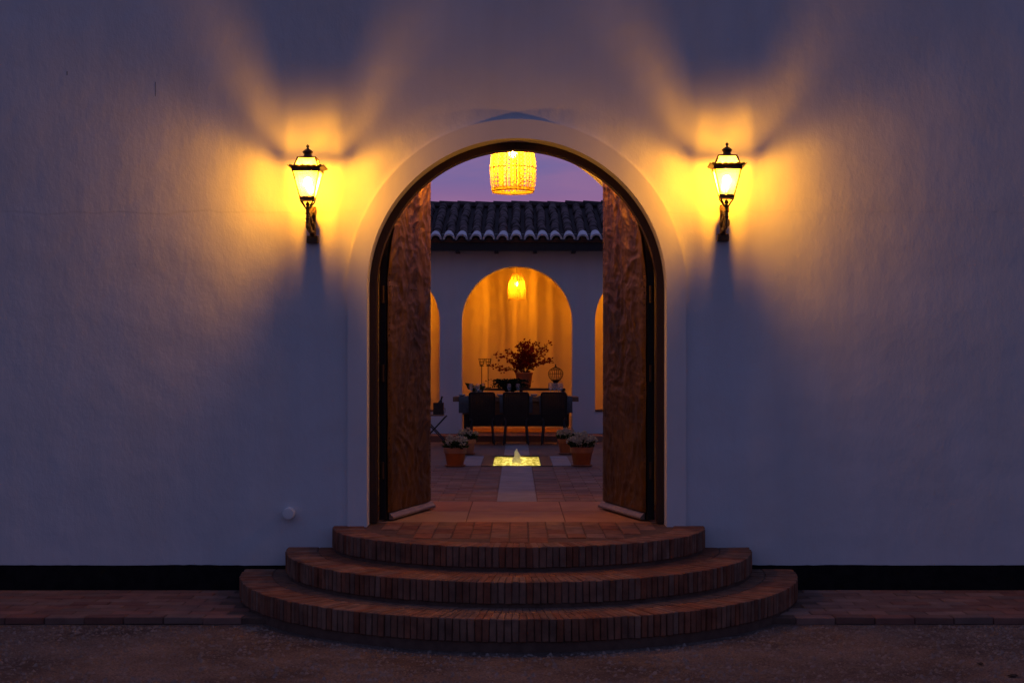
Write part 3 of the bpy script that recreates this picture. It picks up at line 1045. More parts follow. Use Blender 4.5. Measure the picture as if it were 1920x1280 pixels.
# pale stone path and cross arms
def slab(x0, x1, y0, y1, mat='pale_stone', name='stone_slab'):
    m_ = MB()
    m_.box(x0, x1, y0, y1, LAND - 0.03, LAND + 0.0005)
    return m_.build(name, mat, court, bevel=0.003)
for i in range(4):
    L = (BY0 - 0.07 - COURT_Y - 0.01) / 4
    slab(-0.190, 0.190, COURT_Y + 0.012 + i * L, COURT_Y + 0.012 + (i + 1) * L - 0.004)
for i in range(3):
    L = (STEP_Y - BY1 - 0.25) / 3
    slab(-0.190, 0.190, BY1 + 0.17 + i * L, BY1 + 0.17 + (i + 1) * L - 0.004)
for s in (-1, 1):
    for (xa, xb) in ((0.475, 0.725),):
        x0, x1 = sorted((s * xa, s * xb))
        slab(x0, x1, BY0 + 0.02, BY1 - 0.02)

# ------------------------------------------------------------------ fountain
fo = thing('fountain', 'sunken rectangular fountain glowing yellow with one small bubbling jet', 'fountain', (0, 0, LAND))
mb = MB()
mb.box(-BX - 0.04, -BX, BY0 - 0.04, BY1 + 0.04, -0.40, -0.012)
mb.box(BX, BX + 0.04, BY0 - 0.04, BY1 + 0.04, -0.40, -0.012)
mb.box(-BX, BX, BY0 - 0.04, BY0, -0.40, -0.012)
mb.box(-BX, BX, BY1, BY1 + 0.04, -0.40, -0.012)
mb.box(-BX, BX, BY0, BY1, -0.42, -0.37)
mb.build('basin', 'basin', fo)
for (x0, x1, y0, y1) in ((-0.47, -BX - 0.002, BY0 - 0.06, BY1 + 0.14), (BX + 0.002, 0.47, BY0 - 0.06, BY1 + 0.14), (-BX, BX, BY0 - 0.06, BY0 - 0.002), (-BX, BX, BY1 + 0.002, BY1 + 0.14)):
    mb = MB()
    mb.box(x0, x1, y0, y1, -0.011, 0.004)
    mb.build('slate_border', 'slate', fo, bevel=0.002)

def water_mat():
    m = bpy.data.materials.new('bubbling_water')
    m.use_nodes = True
    t = m.node_tree
    t.nodes.clear()
    o = t.nodes.new('ShaderNodeOutputMaterial')
    tl = t.nodes.new('ShaderNodeBsdfTranslucent')
    tr = t.nodes.new('ShaderNodeBsdfTransparent')
    tr.inputs[0].default_value = (0.95, 0.95, 0.8, 1)
    gl = t.nodes.new('ShaderNodeBsdfGlossy')
    gl.inputs['Roughness'].default_value = 0.15
    v = pos_scaled(t, 6, 1.2, 5)
    n = noise_of(t, v, 2.6, 5, 0.7)
    col = mixc(t, mrange(t, n, 0.42, 0.58), (0.36, 0.34, 0.13), (0.98, 0.97, 0.85))
    t.links.new(col, tl.inputs[0])
    m1 = t.nodes.new('ShaderNodeMixShader')
    m1.inputs[0].default_value = 0.2
    t.links.new(tl.outputs[0], m1.inputs[1])
    t.links.new(tr.outputs[0], m1.inputs[2])
    m2 = t.nodes.new('ShaderNodeMixShader')
    m2.inputs[0].default_value = 0.08
    t.links.new(m1.outputs[0], m2.inputs[1])
    t.links.new(gl.outputs[0], m2.inputs[2])
    b = t.nodes.new('ShaderNodeBump')
    b.inputs['Strength'].default_value = 0.6
    b.inputs['Distance'].default_value = 0.02
    t.links.new(n, b.inputs['Height'])
    t.links.new(b.outputs[0], gl.inputs['Normal'])
    t.links.new(m2.outputs[0], o.inputs[0])
    return m
M['water'] = water_mat()
M['foam'] = leafy('water_foam', (0.95, 0.94, 0.90), (0.80, 0.79, 0.74), 0.6, 30)
mb = MB()
NX, NY = 14, 40
vs = []
for j in range(NY + 1):
    for i in range(NX + 1):
        x = -BX + 0.002 + (2 * BX - 0.004) * i / NX
        y = BY0 + 0.002 + (BY1 - BY0 - 0.004) * j / NY
        vs.append((x, y, -0.014 + 0.012 * mnoise.noise(Vector((x * 6, y * 3, 1.0)))))
mb.add(vs, [(j * (NX + 1) + i, j * (NX + 1) + i + 1, (j + 1) * (NX + 1) + i + 1, (j + 1) * (NX + 1) + i) for j in range(NY) for i in range(NX)])
mb.build('water', 'water', fo, smooth=True)
# jet of aerated water
mb = MB()
vs, fs = [], []
NR, NA = 14, 16
for j in range(NR + 1):
    u = j / NR
    for k in range(NA):
        a = 2 * PI * k / NA
        r = (0.058 * (1 - u ** 1.5) + 0.005) * (1 + 0.45 * mnoise.noise(Vector((math.cos(a) * 2.2, math.sin(a) * 2.2, u * 4.5 + 3))))
        vs.append((r * math.cos(a) + 0.012 * mnoise.noise(Vector((u * 3, 0, 9))), 8.05 + r * math.sin(a), -0.03 + 0.205 * u + 0.012 * mnoise.noise(Vector((a, u * 3, 2)))))
for j in range(NR):
    for k in range(NA):
        k2 = (k + 1) % NA
        fs.append((j * NA + k, j * NA + k2, (j + 1) * NA + k2, (j + 1) * NA + k))
fs.append(tuple(NR * NA + k for k in range(NA)))
mb.add(vs, fs)
jr = random.Random(5)
for _ in range(60):
    a = jr.random() * 6.28
    rr = 0.03 + 0.05 * jr.random()
    mb.sphere((rr * math.cos(a), 8.05 + rr * math.sin(a), jr.uniform(0.0, 0.12) * (1.2 - rr * 9)), jr.uniform(0.003, 0.007), 5, 3)
mb.build('water_jet', 'foam', fo, smooth=True)
# underwater lamps along the basin bottom
M['pool_lamp'] = emis_mat('underwater_lamp_light', (1.0, 0.80, 0.22), 7.0)
for yy in (BY0 + 0.35, BY0 + 1.05, BY0 + 1.75):
    mb = MB()
    mb.box(-0.2, 0.2, yy - 0.16, yy + 0.16, -0.369, -0.352)
    mb.build('underwater_lamp', 'pool_lamp', fo, bevel=0.004)

# ------------------------------------------------------------------ gallery building
gal = thing('gallery_building', 'white arcaded gallery with tiled roof across the courtyard', 'building')
GZ = EYE + (695 - 603) * 26.0 / 2666.7           # springing
GR = 1.01
mb = MB()
arch_wall(mb, -7, 7, LAND - 0.5, 4.30, GAL_Y, GAL_Y + 0.32, [(0.005, GR, GZ, LAND - 0.5), (-2.42, GR, GZ, EYE - 0.745), (2.44, GR, GZ, EYE - 0.745)], 40)
gwall = mb.build('wall', 'stucco_smooth', gal, weld=True)
for cx in (-2.42, 2.44):
    mb = MB()
    mb.box(cx - GR + 0.002, cx + GR - 0.002, GAL_Y - 0.02, GAL_Y + 0.34, EYE - 0.743, EYE - 0.715)
    mb.build('sill', 'sill', gal, bevel=0.003)
mb = MB()
mb.box(-7, 7, GAL_BACK, GAL_BACK + 0.25, LAND - 0.5, 4.9)
mb.build('back_wall', 'gallery_plaster', gal)
mb = MB()
mb.box(-7, 7, GAL_Y + 0.323, GAL_BACK - 0.003, 4.05, 4.15)
mb.build('gallery_ceiling', 'gallery_plaster', gal)
for s in (-1, 1):
    mb = MB()
    mb.box(min(s * 7.0, s * 6.8), max(s * 7.0, s * 6.8), GAL_Y + 0.324, GAL_BACK - 0.004, LAND - 0.4, 4.04)
    mb.build('end_wall', 'gallery_plaster', gal)
# gallery floor and its front step
mb = MB()
mb.box(-7, 7, STEP_Y, GAL_BACK - 0.002, LAND - 0.5, GAL_Z - 0.006)
gfloor = struct(mb.build('gallery_floor', 'passage_tile'))
sm = [brick_mesh('step_brick', 0.275, 0.26, 0.105, 'passage_tile', 600 + k, 0.005, 0.002) for k in range(4)]
for i in range(-9, 10):
    link('step_brick', sm[i % 4], gfloor, (i * 0.281, STEP_Y + 0.115, GAL_Z), (0, 0, random.uniform(-.006, .006)))

# roof
EAVE_Y, EAVE_Z = 14.17, EYE + 2.37
RIDGE_Y, RIDGE_Z = 17.1, EYE + 3.28
sl = math.atan2(RIDGE_Z - EAVE_Z, RIDGE_Y - EAVE_Y)
SL_LEN = math.hypot(RIDGE_Z - EAVE_Z, RIDGE_Y - EAVE_Y)
mb = MB()
mb.add([(-7, EAVE_Y + 0.03, EAVE_Z - 0.06), (7, EAVE_Y + 0.03, EAVE_Z - 0.06), (7, RIDGE_Y, RIDGE_Z - 0.06), (-7, RIDGE_Y, RIDGE_Z - 0.06),
        (-7, EAVE_Y + 0.03, EAVE_Z - 0.10), (7, EAVE_Y + 0.03, EAVE_Z - 0.10), (7, RIDGE_Y, RIDGE_Z - 0.10), (-7, RIDGE_Y, RIDGE_Z - 0.10)],
       [(0, 1, 2, 3), (7, 6, 5, 4), (0, 4, 5, 1), (0, 3, 7, 4), (1, 5, 6, 2), (2, 6, 7, 3)])
roof = mb.build('roof', 'tile_pan', gal)
mb = MB()
mb.add([(-7, RIDGE_Y, RIDGE_Z - 0.06), (7, RIDGE_Y, RIDGE_Z - 0.06), (7, RIDGE_Y + 2.5, EAVE_Z - 0.1), (-7, RIDGE_Y + 2.5, EAVE_Z - 0.1)], [(0, 1, 2, 3)])
mb.build('rear_slope', 'tile_pan', roof)

def half_tile(mb, r0, r1, L, th, up=True, n=8, M4=None):
    """tapered half-round tile along +Y; up = cover tile"""
    vs = []
    for (yy, r) in ((0, r0), (L, r1)):
        for rr in (r, r - th):
            for k in range(n + 1):
                a = PI * k / n
                vs.append(Vector((rr * math.cos(a), yy, rr * math.sin(a) * (0.95 if up else -0.6))))
    m = n + 1
    fs = []
    for k in range(n):
        fs += [(k, k + 1, 2 * m + k + 1, 2 * m + k), (m + k, 3 * m + k, 3 * m + k + 1, m + k + 1), (k, m + k, m + k + 1, k + 1), (2 * m + k, 2 * m + k + 1, 3 * m + k + 1, 3 * m + k)]
    if M4 is not None:
        vs = [M4 @ v for v in vs]
    mb.add(vs, fs)

TS = 0.2415
NROW = 12
pitch = SL_LEN / NROW
def tile_mesh(mat, seed):
    t_ = MB()
    r = random.Random(seed)
    if mat == 'tile_white':
        half_tile(t_, 0.112 + r.uniform(-.004, .004), 0.080, pitch + 0.07, 0.034, True, 10)
        return t_.mesh('roof_tile', mat, weld=True)
    half_tile(t_, 0.092 + r.uniform(-.004, .004), 0.070, pitch + 0.07, 0.020, True, 8)
    me = t_.mesh('roof_tile', mat, weld=True)
    me.shade_smooth()
    return me
tms = [tile_mesh('tile', k) for k in range(5)]
tmw = [tile_mesh('tile_white', 40 + k) for k in range(3)]
rest = MB()
pans = MB()
XO = -0.015
for c in range(-28, 29):
    x = XO + c * TS
    jx = random.uniform(-0.008, 0.008)
    for rr in range(NROW):
        d = rr * pitch - 0.05
        y = EAVE_Y + d * math.cos(sl)
        z = EAVE_Z + d * math.sin(sl) - 0.005
        xx = x + jx + random.uniform(-0.007, 0.007)
        rot = (sl + 0.085 + random.uniform(-.03, .03), random.uniform(-.08, .08), random.uniform(-.05, .05))
        if abs(c) <= 11:
            link('roof_tile', (tmw if rr == 0 else tms)[random.randrange(3 if rr == 0 else 5)], roof, (xx, y, z + random.uniform(0, .008)), rot)
        else:
            M4 = Matrix.Translation((xx, y, z)) @ Matrix.Rotation(sl + 0.045, 4, 'X')
            half_tile(rest, 0.092, 0.070, pitch + 0.07, 0.014, True, 6, M4)
        M4 = Matrix.Translation((x + TS / 2, y - 0.02, z + 0.022)) @ Matrix.Rotation(sl + 0.03, 4, 'X')
        half_tile(pans, 0.088, 0.075, pitch + 0.05, 0.014, False, 6, M4)
stuff(rest.build('far_roof_tiles', 'tile', roof))
stuff(pans.build('pan_tiles', 'tile_pan', roof))
# mortar bed under the eave tiles
mb = MB()
mb.box(-7, 7, EAVE_Y - 0.005, EAVE_Y + 0.10, EAVE_Z - 0.062, EAVE_Z - 0.03)
for c in range(-28, 29):
    mb.lathe([(0.07, EAVE_Z - 0.035), (0.069, EAVE_Z - 0.03)], 12, (XO + c * TS, EAVE_Y + 0.03, 0))
    mb.add([(XO + c * TS + 0.074 * math.cos(PI * k / 8), yy, EAVE_Z - 0.03 + 0.055 * math.sin(PI * k / 8)) for yy in (EAVE_Y - 0.012, EAVE_Y + 0.1) for k in range(9)],
           [tuple(range(8, -1, -1))] + [(k, k + 1, 10 + k, 9 + k) for k in range(8)])
mb.build('eave_mortar', 'eave_clay', roof)
# ridge tiles
mb = MB()
mb.box(-7, 7, RIDGE_Y - 0.06, RIDGE_Y + 0.08, RIDGE_Z - 0.12, RIDGE_Z + 0.055)
mb.build('ridge_mortar', 'tile_pan', roof)
rtm = []
for k in range(4):
    t_ = MB()
    half_tile(t_, 0.115, 0.095, 0.42, 0.016, True, 8, Matrix.Rotation(PI / 2, 4, 'Z'))
    me = t_.mesh('ridge_tile', 'tile', weld=True)
    me.shade_smooth()
    rtm.append(me)
for i in range(-19, 20):
    link('ridge_tile', rtm[i % 4], roof, (i * 0.36 + 0.3, RIDGE_Y + 0.02, RIDGE_Z - 0.005 + random.uniform(-.006, .006)), (0, 0.10 + random.uniform(-.02, .02), random.uniform(-.05, .05)))
# fascia board and its brackets
mb = MB()
mb.box(-7, 7, EAVE_Y + 0.02, EAVE_Y + 0.07, EAVE_Z - 0.205, EAVE_Z - 0.065)
mb.build('fascia', 'fascia', gal)
mb = MB()
mb.box(-7, 7, EAVE_Y + 0.072, GAL_Y - 0.002, EAVE_Z - 0.18, EAVE_Z - 0.12)
mb.build('soffit', 'fascia', gal)
for i in range(-5, 6):
    mb = MB()
    mb.box(i * 0.70 + 0.33 - 0.035, i * 0.70 + 0.33 + 0.035, EAVE_Y + 0.025, GAL_Y - 0.003, EAVE_Z - 0.235, EAVE_Z - 0.207)
    mb.build('rafter_tail', 'fascia', gal)
# courtyard flank walls
for s, nm in ((-1, 'white courtyard flank wall beyond the door leaf nearer the folding stand'), (1, 'white courtyard flank wall on the side without a folding stand')):
    mb = MB()
    mb.box(min(s * 7.0, s * 7.25), max(s * 7.0, s * 7.25), COURT_Y - 0.2, GAL_BACK, 0, 4.2)
    w_ = mb.build('courtyard_wall', 'stucco_smooth')
    tag(w_, nm, 'wall')

PEND_Y = 15.85
make_pendant((0.0, PEND_Y, EYE + 1.36), 0.172, 0.50, 4.05 - EYE - 1.36, 'bulb_gallery', 'small woven pendant lamp hanging in the middle gallery arch above the table', 26, 'gallery pendant lamps')
for x, lb in ((-2.42, 'woven pendant lamp in the gallery bay behind the folding stand'), (2.44, 'woven pendant lamp in the gallery bay farther from the folding stand')):
    make_pendant((x, PEND_Y, EYE + 1.36), 0.172, 0.50, 4.05 - EYE - 1.36, 'bulb_gallery', lb, 26, 'gallery pendant lamps')

# ------------------------------------------------------------------ dining table and chairs
TY0, TY1 = 12.62, 13.40
TZ = LAND + 0.80
tb = thing('dining_table', 'long wooden dining table set in front of the middle gallery arch', 'table', (0, (TY0 + TY1) / 2, LAND))
yc = (TY0 + TY1) / 2
mb = MB()
for i in range(5):
    w = (TY1 - TY0) / 5
    mb2 = MB()
    mb2.box(-1.08, 1.045, TY0 + i * w - yc, TY0 + (i + 1) * w - 0.004 - yc, 0.72, 0.80)
    mb2.build('tabletop_plank', 'table_wood', tb, bevel=0.004)
for y in (TY0 + 0.06 - yc, TY1 - 0.09 - yc):
    mb = MB()
    mb.box(-0.92, 0.89, y, y + 0.03, 0.50, 0.718)
    mb.build('apron', 'table_wood', tb)
for x in (-0.90, 0.80):
    for y in (TY0 + 0.10 - yc, TY1 - 0.18 - yc):
        mb = MB()
        mb.frustum((x + 0.035, y + 0.035), 0.028, 0.04, 0.0, 0.70)
        mb.build('leg', 'chair_leg', tb)
# grey linen runners laid across the table, hanging over both edges
for x, w, lb in ((-0.70, 0.56, 'grey linen runner across the table at the chair nearest the candle holders'), (-0.013, 0.56, 'grey linen runner across the table behind the middle chair'), (0.66, 0.56, 'grey linen runner across the table end below the birdcage')):
    mb = MB()
    prof = [(TY0 - 0.030, TZ - 0.27), (TY0 - 0.022, TZ - 0.12), (TY0 - 0.012, TZ + 0.001), (TY0 + 0.02, TZ + 0.006), (TY1 - 0.02, TZ + 0.006), (TY1 + 0.012, TZ + 0.001), (TY1 + 0.020, TZ - 0.12)]
    NW = 18
    vs = []
    for i in range(NW + 1):
        xx = x - w / 2 + w * i / NW
        for (yy, zz) in prof:
            fold = 0.008 * math.sin(i * 1.4 + x * 5) * max(0, (TZ - zz) / 0.27)
            vs.append((xx, yy - fold, zz))
    m = len(prof)
    mb.add(vs, [(i * m + j, (i + 1) * m + j, (i + 1) * m + j + 1, i * m + j + 1) for i in range(NW) for j in range(m - 1)])
    mb.add([(a, b + (-0.002 if b < yc else 0.002), c + 0.002) for a, b, c in vs], [(i * m + j, i * m + j + 1, (i + 1) * m + j + 1, (i + 1) * m + j) for i in range(NW) for j in range(m - 1)])
    o = mb.build('table_runner', 'linen', None, smooth=True)
    tag(o, lb, 'table runner', 'grey runners on the dining table')

def make_chair():
    t = thing('dining_chair', 'x', 'chair', (0, 0, 0), 0, 'dark chairs along the dining table')
    # back towards -Y (the viewer), seat towards +Y
    W_ = 0.215
    mb = MB()
    mb.box(-W_, W_, -0.02, 0.42, 0.40, 0.46)
    seat = mb.build('seat', 'chair_weave', t, bevel=0.012)
    # woven back: curved frame and horizontal strands
    fr = MB()
    def bp(u, v):   # u -1..1, v 0..1
        y = -0.02 - 0.10 * v + 0.035 * u * u
        return (u * (W_ - 0.012 * (1 - v)), y, 0.33 + 0.545 * v)
    outline = [bp(-1, i / 8) for i in range(8)] + [bp(-0.96, 0.97), bp(-0.85, 1.0)] + [bp(-0.85 + 1.7 * i / 8, 1.0) for i in range(1, 8)] + [bp(0.85, 1.0), bp(0.96, 0.97)] + [bp(1, 1 - i / 8) for i in range(1, 9)]
    fr.tube(outline, 0.013, 8)
    back = fr.build('backrest_frame', 'chair_leg', t, smooth=True)
    st = MB()
    for k in range(46):
        v = 0.03 + 0.94 * k / 45
        pts = [bp(u / 6, v) for u in range(-6, 7)]
        pts = [(p[0], p[1] + 0.004 * (1 if (i + k) % 2 else -1), p[2]) for i, p in enumerate(pts)]
        st.tube(pts, 0.0057, 4, False)
    for k in range(13):
        u = -0.9 + 1.8 * k / 12
        st.tube([bp(u, v / 8) for v in range(9)], 0.006, 4, False)
    stuff(st.build('woven_back', 'chair_weave', t))
    for (x, y, dx, dy) in ((-0.165, 0.0, -0.045, -0.05), (0.165, 0.0, 0.045, -0.05), (-0.17, 0.38, -0.02, 0.03), (0.17, 0.38, 0.02, 0.03)):
        lg = MB()
        lg.tube([(x + dx, y + dy, 0.0), (x, y, 0.40)], [0.014, 0.025], 8)
        lg.build('leg', 'chair_leg', t)
    sk = MB()
    sk.box(-0.20, 0.20, -0.005, 0.40, 0.33, 0.398)
    sk.build('seat_rail', 'chair_leg', t, bevel=0.006)
    return t
chair = make_chair()
spots = [(-0.585, 0.02, 'dark woven-back chair at the table end with the two candle holders'),
         (-0.013, 0.0, 'dark woven-back chair in the middle of the three, facing the big vase'),
         (0.622, -0.03, 'dark woven-back chair at the table end near the birdcage')]
for i, (x, rz, lb) in enumerate(spots):
    c = chair if i == 0 else copy_tree(chair)
    c.location = (x, 12.44, LAND)
    c.rotation_euler = (0, 0, rz)
    c['label'] = lb

# black console inside the arch, standing on the gallery floor
cs = thing('console_table', 'long black console standing under the gallery arch behind the table', 'console', (0.0, 15.15, GAL_Z))
mb = MB()
mb.box(-0.74, 0.90, -0.20, 0.20, 0.775, 0.815)
mb.build('top', 'console', cs, bevel=0.004)
mb = MB()
mb.box(-0.97, 0.97, -0.16, 0.17, 0.11, 0.44)
mb.build('lower_shelf', 'console', cs, bevel=0.004)
for x in (-0.70, 0.86, 0.08):
    mb = MB()
    mb.box(x - 0.03, x + 0.03, -0.12, 0.12, 0.441, 0.774)
    mb.build('upright', 'console', cs)
for x in (-0.90, 0.90):
    for y in (-0.13, 0.12):
        mb = MB()
        mb.box(x - 0.025, x + 0.025, y - 0.02, y + 0.02, 0.0, 0.109)
        mb.build('leg', 'console', cs)
CZ = GAL_Z + 0.815
CY = 15.12

# tall candle holders with open crown cups
def candle_holder(x, h, lb):
    t = thing('candle_holder', lb, 'candle holder', (x, CY, CZ + 0.0005), 0, 'candle holders on the console')
    b = MB()
    b.lathe([(0.055, 0.0), (0.05, 0.008), (0.012, 0.02), (0.007, 0.03)], 14)
    b.build('base', 'wire', t)
    b = MB()
    b.tube([(0, 0, 0.02), (0, 0, h - 0.12)], 0.007, 6)
    b.lathe([(0.008, h - 0.145), (0.042, h - 0.135), (0.042, h - 0.128), (0.01, h - 0.12)], 12)
    b.build('rod', 'wire', t)
    b = MB()
    for k in range(9):
        a = 2 * PI * k / 9
        b.tube([(0.008 * math.cos(a), 0.008 * math.sin(a), h - 0.12), (0.040 * math.cos(a), 0.040 * math.sin(a), h - 0.105), (0.048 * math.cos(a), 0.048 * math.sin(a), h - 0.05), (0.058 * math.cos(a), 0.058 * math.sin(a), h)], 0.0045, 5)
    for zz, r in ((h - 0.002, 0.058), (h - 0.06, 0.047)):
        b.tube([(r * math.cos(2 * PI * i / 18), r * math.sin(2 * PI * i / 18), zz) for i in range(19)], 0.0045, 5, False)
    b.build('crown_cup', 'wire', t)
candle_holder(-0.655, 0.55, 'tall thin candle holder on the console, farther from the big vase')
candle_holder(-0.535, 0.55, 'tall thin candle holder on the console, next one to the big vase')

# big vase with dry red branches
vs_ = thing('branch_vase', 'clay vase full of spreading dark red branches on the console', 'vase', (0.135, CY + 0.02, CZ + 0.0005))
mb = MB()
mb.lathe([(0.10, 0.0), (0.125, 0.04), (0.145, 0.16), (0.155, 0.25), (0.168, 0.27), (0.168, 0.295), (0.150, 0.295), (0.14, 0.24), (0.10, 0.02)], 24)
mb.build('vase', 'terracotta', vs_, smooth=True)
rb = random.Random(21)
tw = MB()
lf = MB()
def add_leaf(mb, p, d, s, r):
    d = d.normalized()
    a = d.cross(Vector((r.uniform(-1, 1), r.uniform(-1, 1), r.uniform(-1, 1))))
    if a.length < 1e-3:
        return
    a.normalize()
    n = d.cross(a)
    q = [p, p + d * s * 0.5 + a * s * 0.33 + n * s * 0.08, p + d * s, p + d * s * 0.5 - a * s * 0.33 + n * s * 0.08]
    mb.add([tuple(v) for v in q], [(0, 1, 2), (0, 2, 3)])
targets = [(-0.58, 0.40), (-0.50, 0.62), (-0.44, 0.34), (-0.32, 0.70), (-0.28, 0.50), (-0.2, 0.60), (-0.12, 0.78), (-0.05, 0.85), (0.0, 0.80), (0.05, 0.86), (0.10, 0.83), (0.15, 0.72), (0.24, 0.83), (0.30, 0.72), (0.34, 0.60), (0.48, 0.83), (0.42, 0.70), (0.50, 0.52), (0.46, 0.50), (0.30, 0.46), (0.12, 0.60), (-0.06, 0.60), (0.02, 0.66), (-0.15, 0.45), (0.20, 0.55), (0.08, 0.50)]
for (tx, tz) in targets:
    ty = rb.uniform(-0.22, 0.22)
    p0 = Vector((rb.uniform(-.06, .06), rb.uniform(-.06, .06), 0.285))
    p3 = Vector((tx, ty, tz))
    p1 = p0 + Vector((tx * 0.2, ty * 0.2, (tz - 0.26) * 0.6))
    pts = []
    for i in range(9):
        u = i / 8
        p = p0 * (1 - u) ** 2 + p1 * 2 * u * (1 - u) + p3 * u * u
        pts.append(p + Vector((rb.uniform(-.008, .008), rb.uniform(-.008, .008), rb.uniform(-.008, .008))))
    tw.tube(pts, [0.005 - 0.0035 * i / 8 for i in range(9)], 5)
    far = abs(tx) > 0.36
    for i in range(3, 9):
        for _ in range(13 if not far else (5 if i < 7 else 12)):
            d = Vector((rb.uniform(-1, 1), rb.uniform(-1, 1), rb.uniform(-0.4, 1)))
            q = pts[i] + Vector((rb.gauss(0, .022), rb.gauss(0, .022), rb.gauss(0, .022)))
            add_leaf(lf, q, d, rb.uniform(0.035, 0.068), rb)
tw.build('twigs', 'twig', vs_)
stuff(lf.build('dry_leaves', 'red_leaf', vs_))

# dark fern arrangement on the table
fn = thing('fern_arrangement', 'low dark fern arrangement lying along the middle of the table', 'plant', (-0.12, 13.05, TZ + 0.008))
mb = MB()
mb.lathe([(0.07, 0.0), (0.11, 0.03), (0.12, 0.06), (0.10, 0.06)], 16)
mb.build('bowl', 'console', fn)
fb = MB()
rf = random.Random(4)
for k in range(52):
    a = rf.random() * 2 * PI
    R_ = rf.uniform(0.22, 0.42) * (1.0 if abs(math.cos(a)) > 0.5 else 0.6)
    hgt = rf.uniform(0.10, 0.24)
    pr = None
    for i in range(9):
        u = i / 8
        p = Vector((math.cos(a) * R_ * u, math.sin(a) * R_ * u, 0.05 + hgt * math.sin(u * PI * 0.62)))
        if pr is not None:
            d = p - pr
            side = d.cross(Vector((0, 0, 1))).normalized()
            for s in (-1, 1):
                add_leaf(fb, p, d * 0.6 + side * s * d.length * 1.2, 0.085 * (1.1 - u * 0.6), rf)
        pr = p
stuff(fb.build('fronds', 'fern', fn))

# wire birdcage with onion dome on a stand
bc = thing('birdcage', 'onion-domed wire birdcage on the console beside the vase', 'birdcage', (0.725, CY, CZ + 0.0005))
mb = MB()
mb.lathe([(0.09, 0.0), (0.09, 0.012), (0.05, 0.02), (0.045, 0.10), (0.06, 0.13), (0.085, 0.145), (0.085, 0.155)], 18)
mb.build('stand', 'wire', bc)
mb = MB()
prof = [(0.085, 0.155), (0.122, 0.20), (0.140, 0.255), (0.138, 0.30), (0.112, 0.345), (0.065, 0.375), (0.022, 0.392), (0.008, 0.41)]
for k in range(22):
    a = 2 * PI * k / 22
    mb.tube([(r * math.cos(a), r * math.sin(a), z) for r, z in prof], 0.0032, 4, False)
mb.build('wire_dome', 'wire', bc)
mb = MB()
for r, z in ((0.085, 0.155), (0.140, 0.27), (0.112, 0.345)):
    mb.tube([(r * math.cos(2 * PI * i / 30), r * math.sin(2 * PI * i / 30), z) for i in range(31)], 0.005, 5, False)
mb.build('hoop', 'wire', bc)
mb = MB()
mb.lathe([(0.03, 0.385), (0.022, 0.40), (0.010, 0.415), (0.014, 0.428), (0.004, 0.45)], 12)
mb.build('finial', 'wire', bc)

# wine glasses
def wine_glass(x, y, s, label, group):
    t = thing('wine_glass', label, 'wine glass', (x, y, TZ + 0.007), 0, group)
    b = MB()
    b.lathe([(0.034 * s, 0.0), (0.030 * s, 0.004), (0.005, 0.010), (0.004, 0.09 * s)], 14)
    b.build('stem', 'clear_glass', t, smooth=True)
    b = MB()
    b.lathe([(0.004, 0.09 * s), (0.026 * s, 0.105 * s), (0.040 * s, 0.14 * s), (0.041 * s, 0.165 * s), (0.034 * s, 0.215 * s)], 16, cap=False)
    b.build('bowl', 'clear_glass', t, smooth=True)
for (x, y) in ((-0.78, 12.85), (-0.66, 12.80), (-0.58, 13.2)):
    wine_glass(x, y, 1.0, 'clear wine glass on the table end in front of the candle holders', 'wine glasses by the candle holders')
for (x, y) in ((0.64, 12.82), (0.71, 12.86), (0.76, 13.1), (0.58, 13.15)):
    wine_glass(x, y, 1.05, 'clear wine glass on the table end in front of the birdcage', 'wine glasses by the birdcage')
for (x, y) in ((-0.13, 12.80), (0.02, 12.84)):
    wine_glass(x, y, 1.0, 'clear wine glass on the table before the fern arrangement', 'wine glasses by the fern')
# small bowls at the place settings
for (x, y, lb) in ((-0.93, 12.72, 'small pale bowl on the table edge nearest the wine cooler'), (-0.28, 12.74, 'small pale bowl between the middle chair and the candle holder end'), (0.29, 12.74, 'small pale bowl between the middle chair and the birdcage end')):
    mb = MB()
    mb.lathe([(0.028, 0.0), (0.05, 0.012), (0.062, 0.034), (0.060, 0.036), (0.046, 0.016), (0.01, 0.008)], 20)
    o = mb.build('bowl', 'porcelain', None, smooth=True)
    o.location = (x, y, TZ + 0.0085)
    tag(o, lb, 'bowl', 'place setting bowls')
# little orchid-like plant with pale blossoms
op = thing('table_plant', 'small potted plant with pale blossoms on the table before the candle holders', 'plant', (-0.72, 13.12, TZ + 0.008))
mb = MB()
mb.lathe([(0.04, 0.0), (0.055, 0.08), (0.058, 0.085), (0.045, 0.085)], 16)
mb.build('pot', 'console', op)
mb = MB()
ro = random.Random(8)
for k in range(16):
    a = ro.random() * 6.28
    add_leaf(mb, Vector((0, 0, 0.08)), Vector((math.cos(a), math.sin(a), ro.uniform(0.3, 1.1))), ro.uniform(0.14, 0.24), ro)
mb.build('leaves', 'leaf', op)
mb = MB()
for k in range(9):
    c = Vector((ro.uniform(-.1, .1), ro.uniform(-.08, .05), ro.uniform(0.06, 0.16)))
    for q in range(6):
        a = q * PI / 3
        add_leaf(mb, c, Vector((math.cos(a), -0.5, math.sin(a))), 0.030, ro)
mb.build('blossoms', 'petal', op)

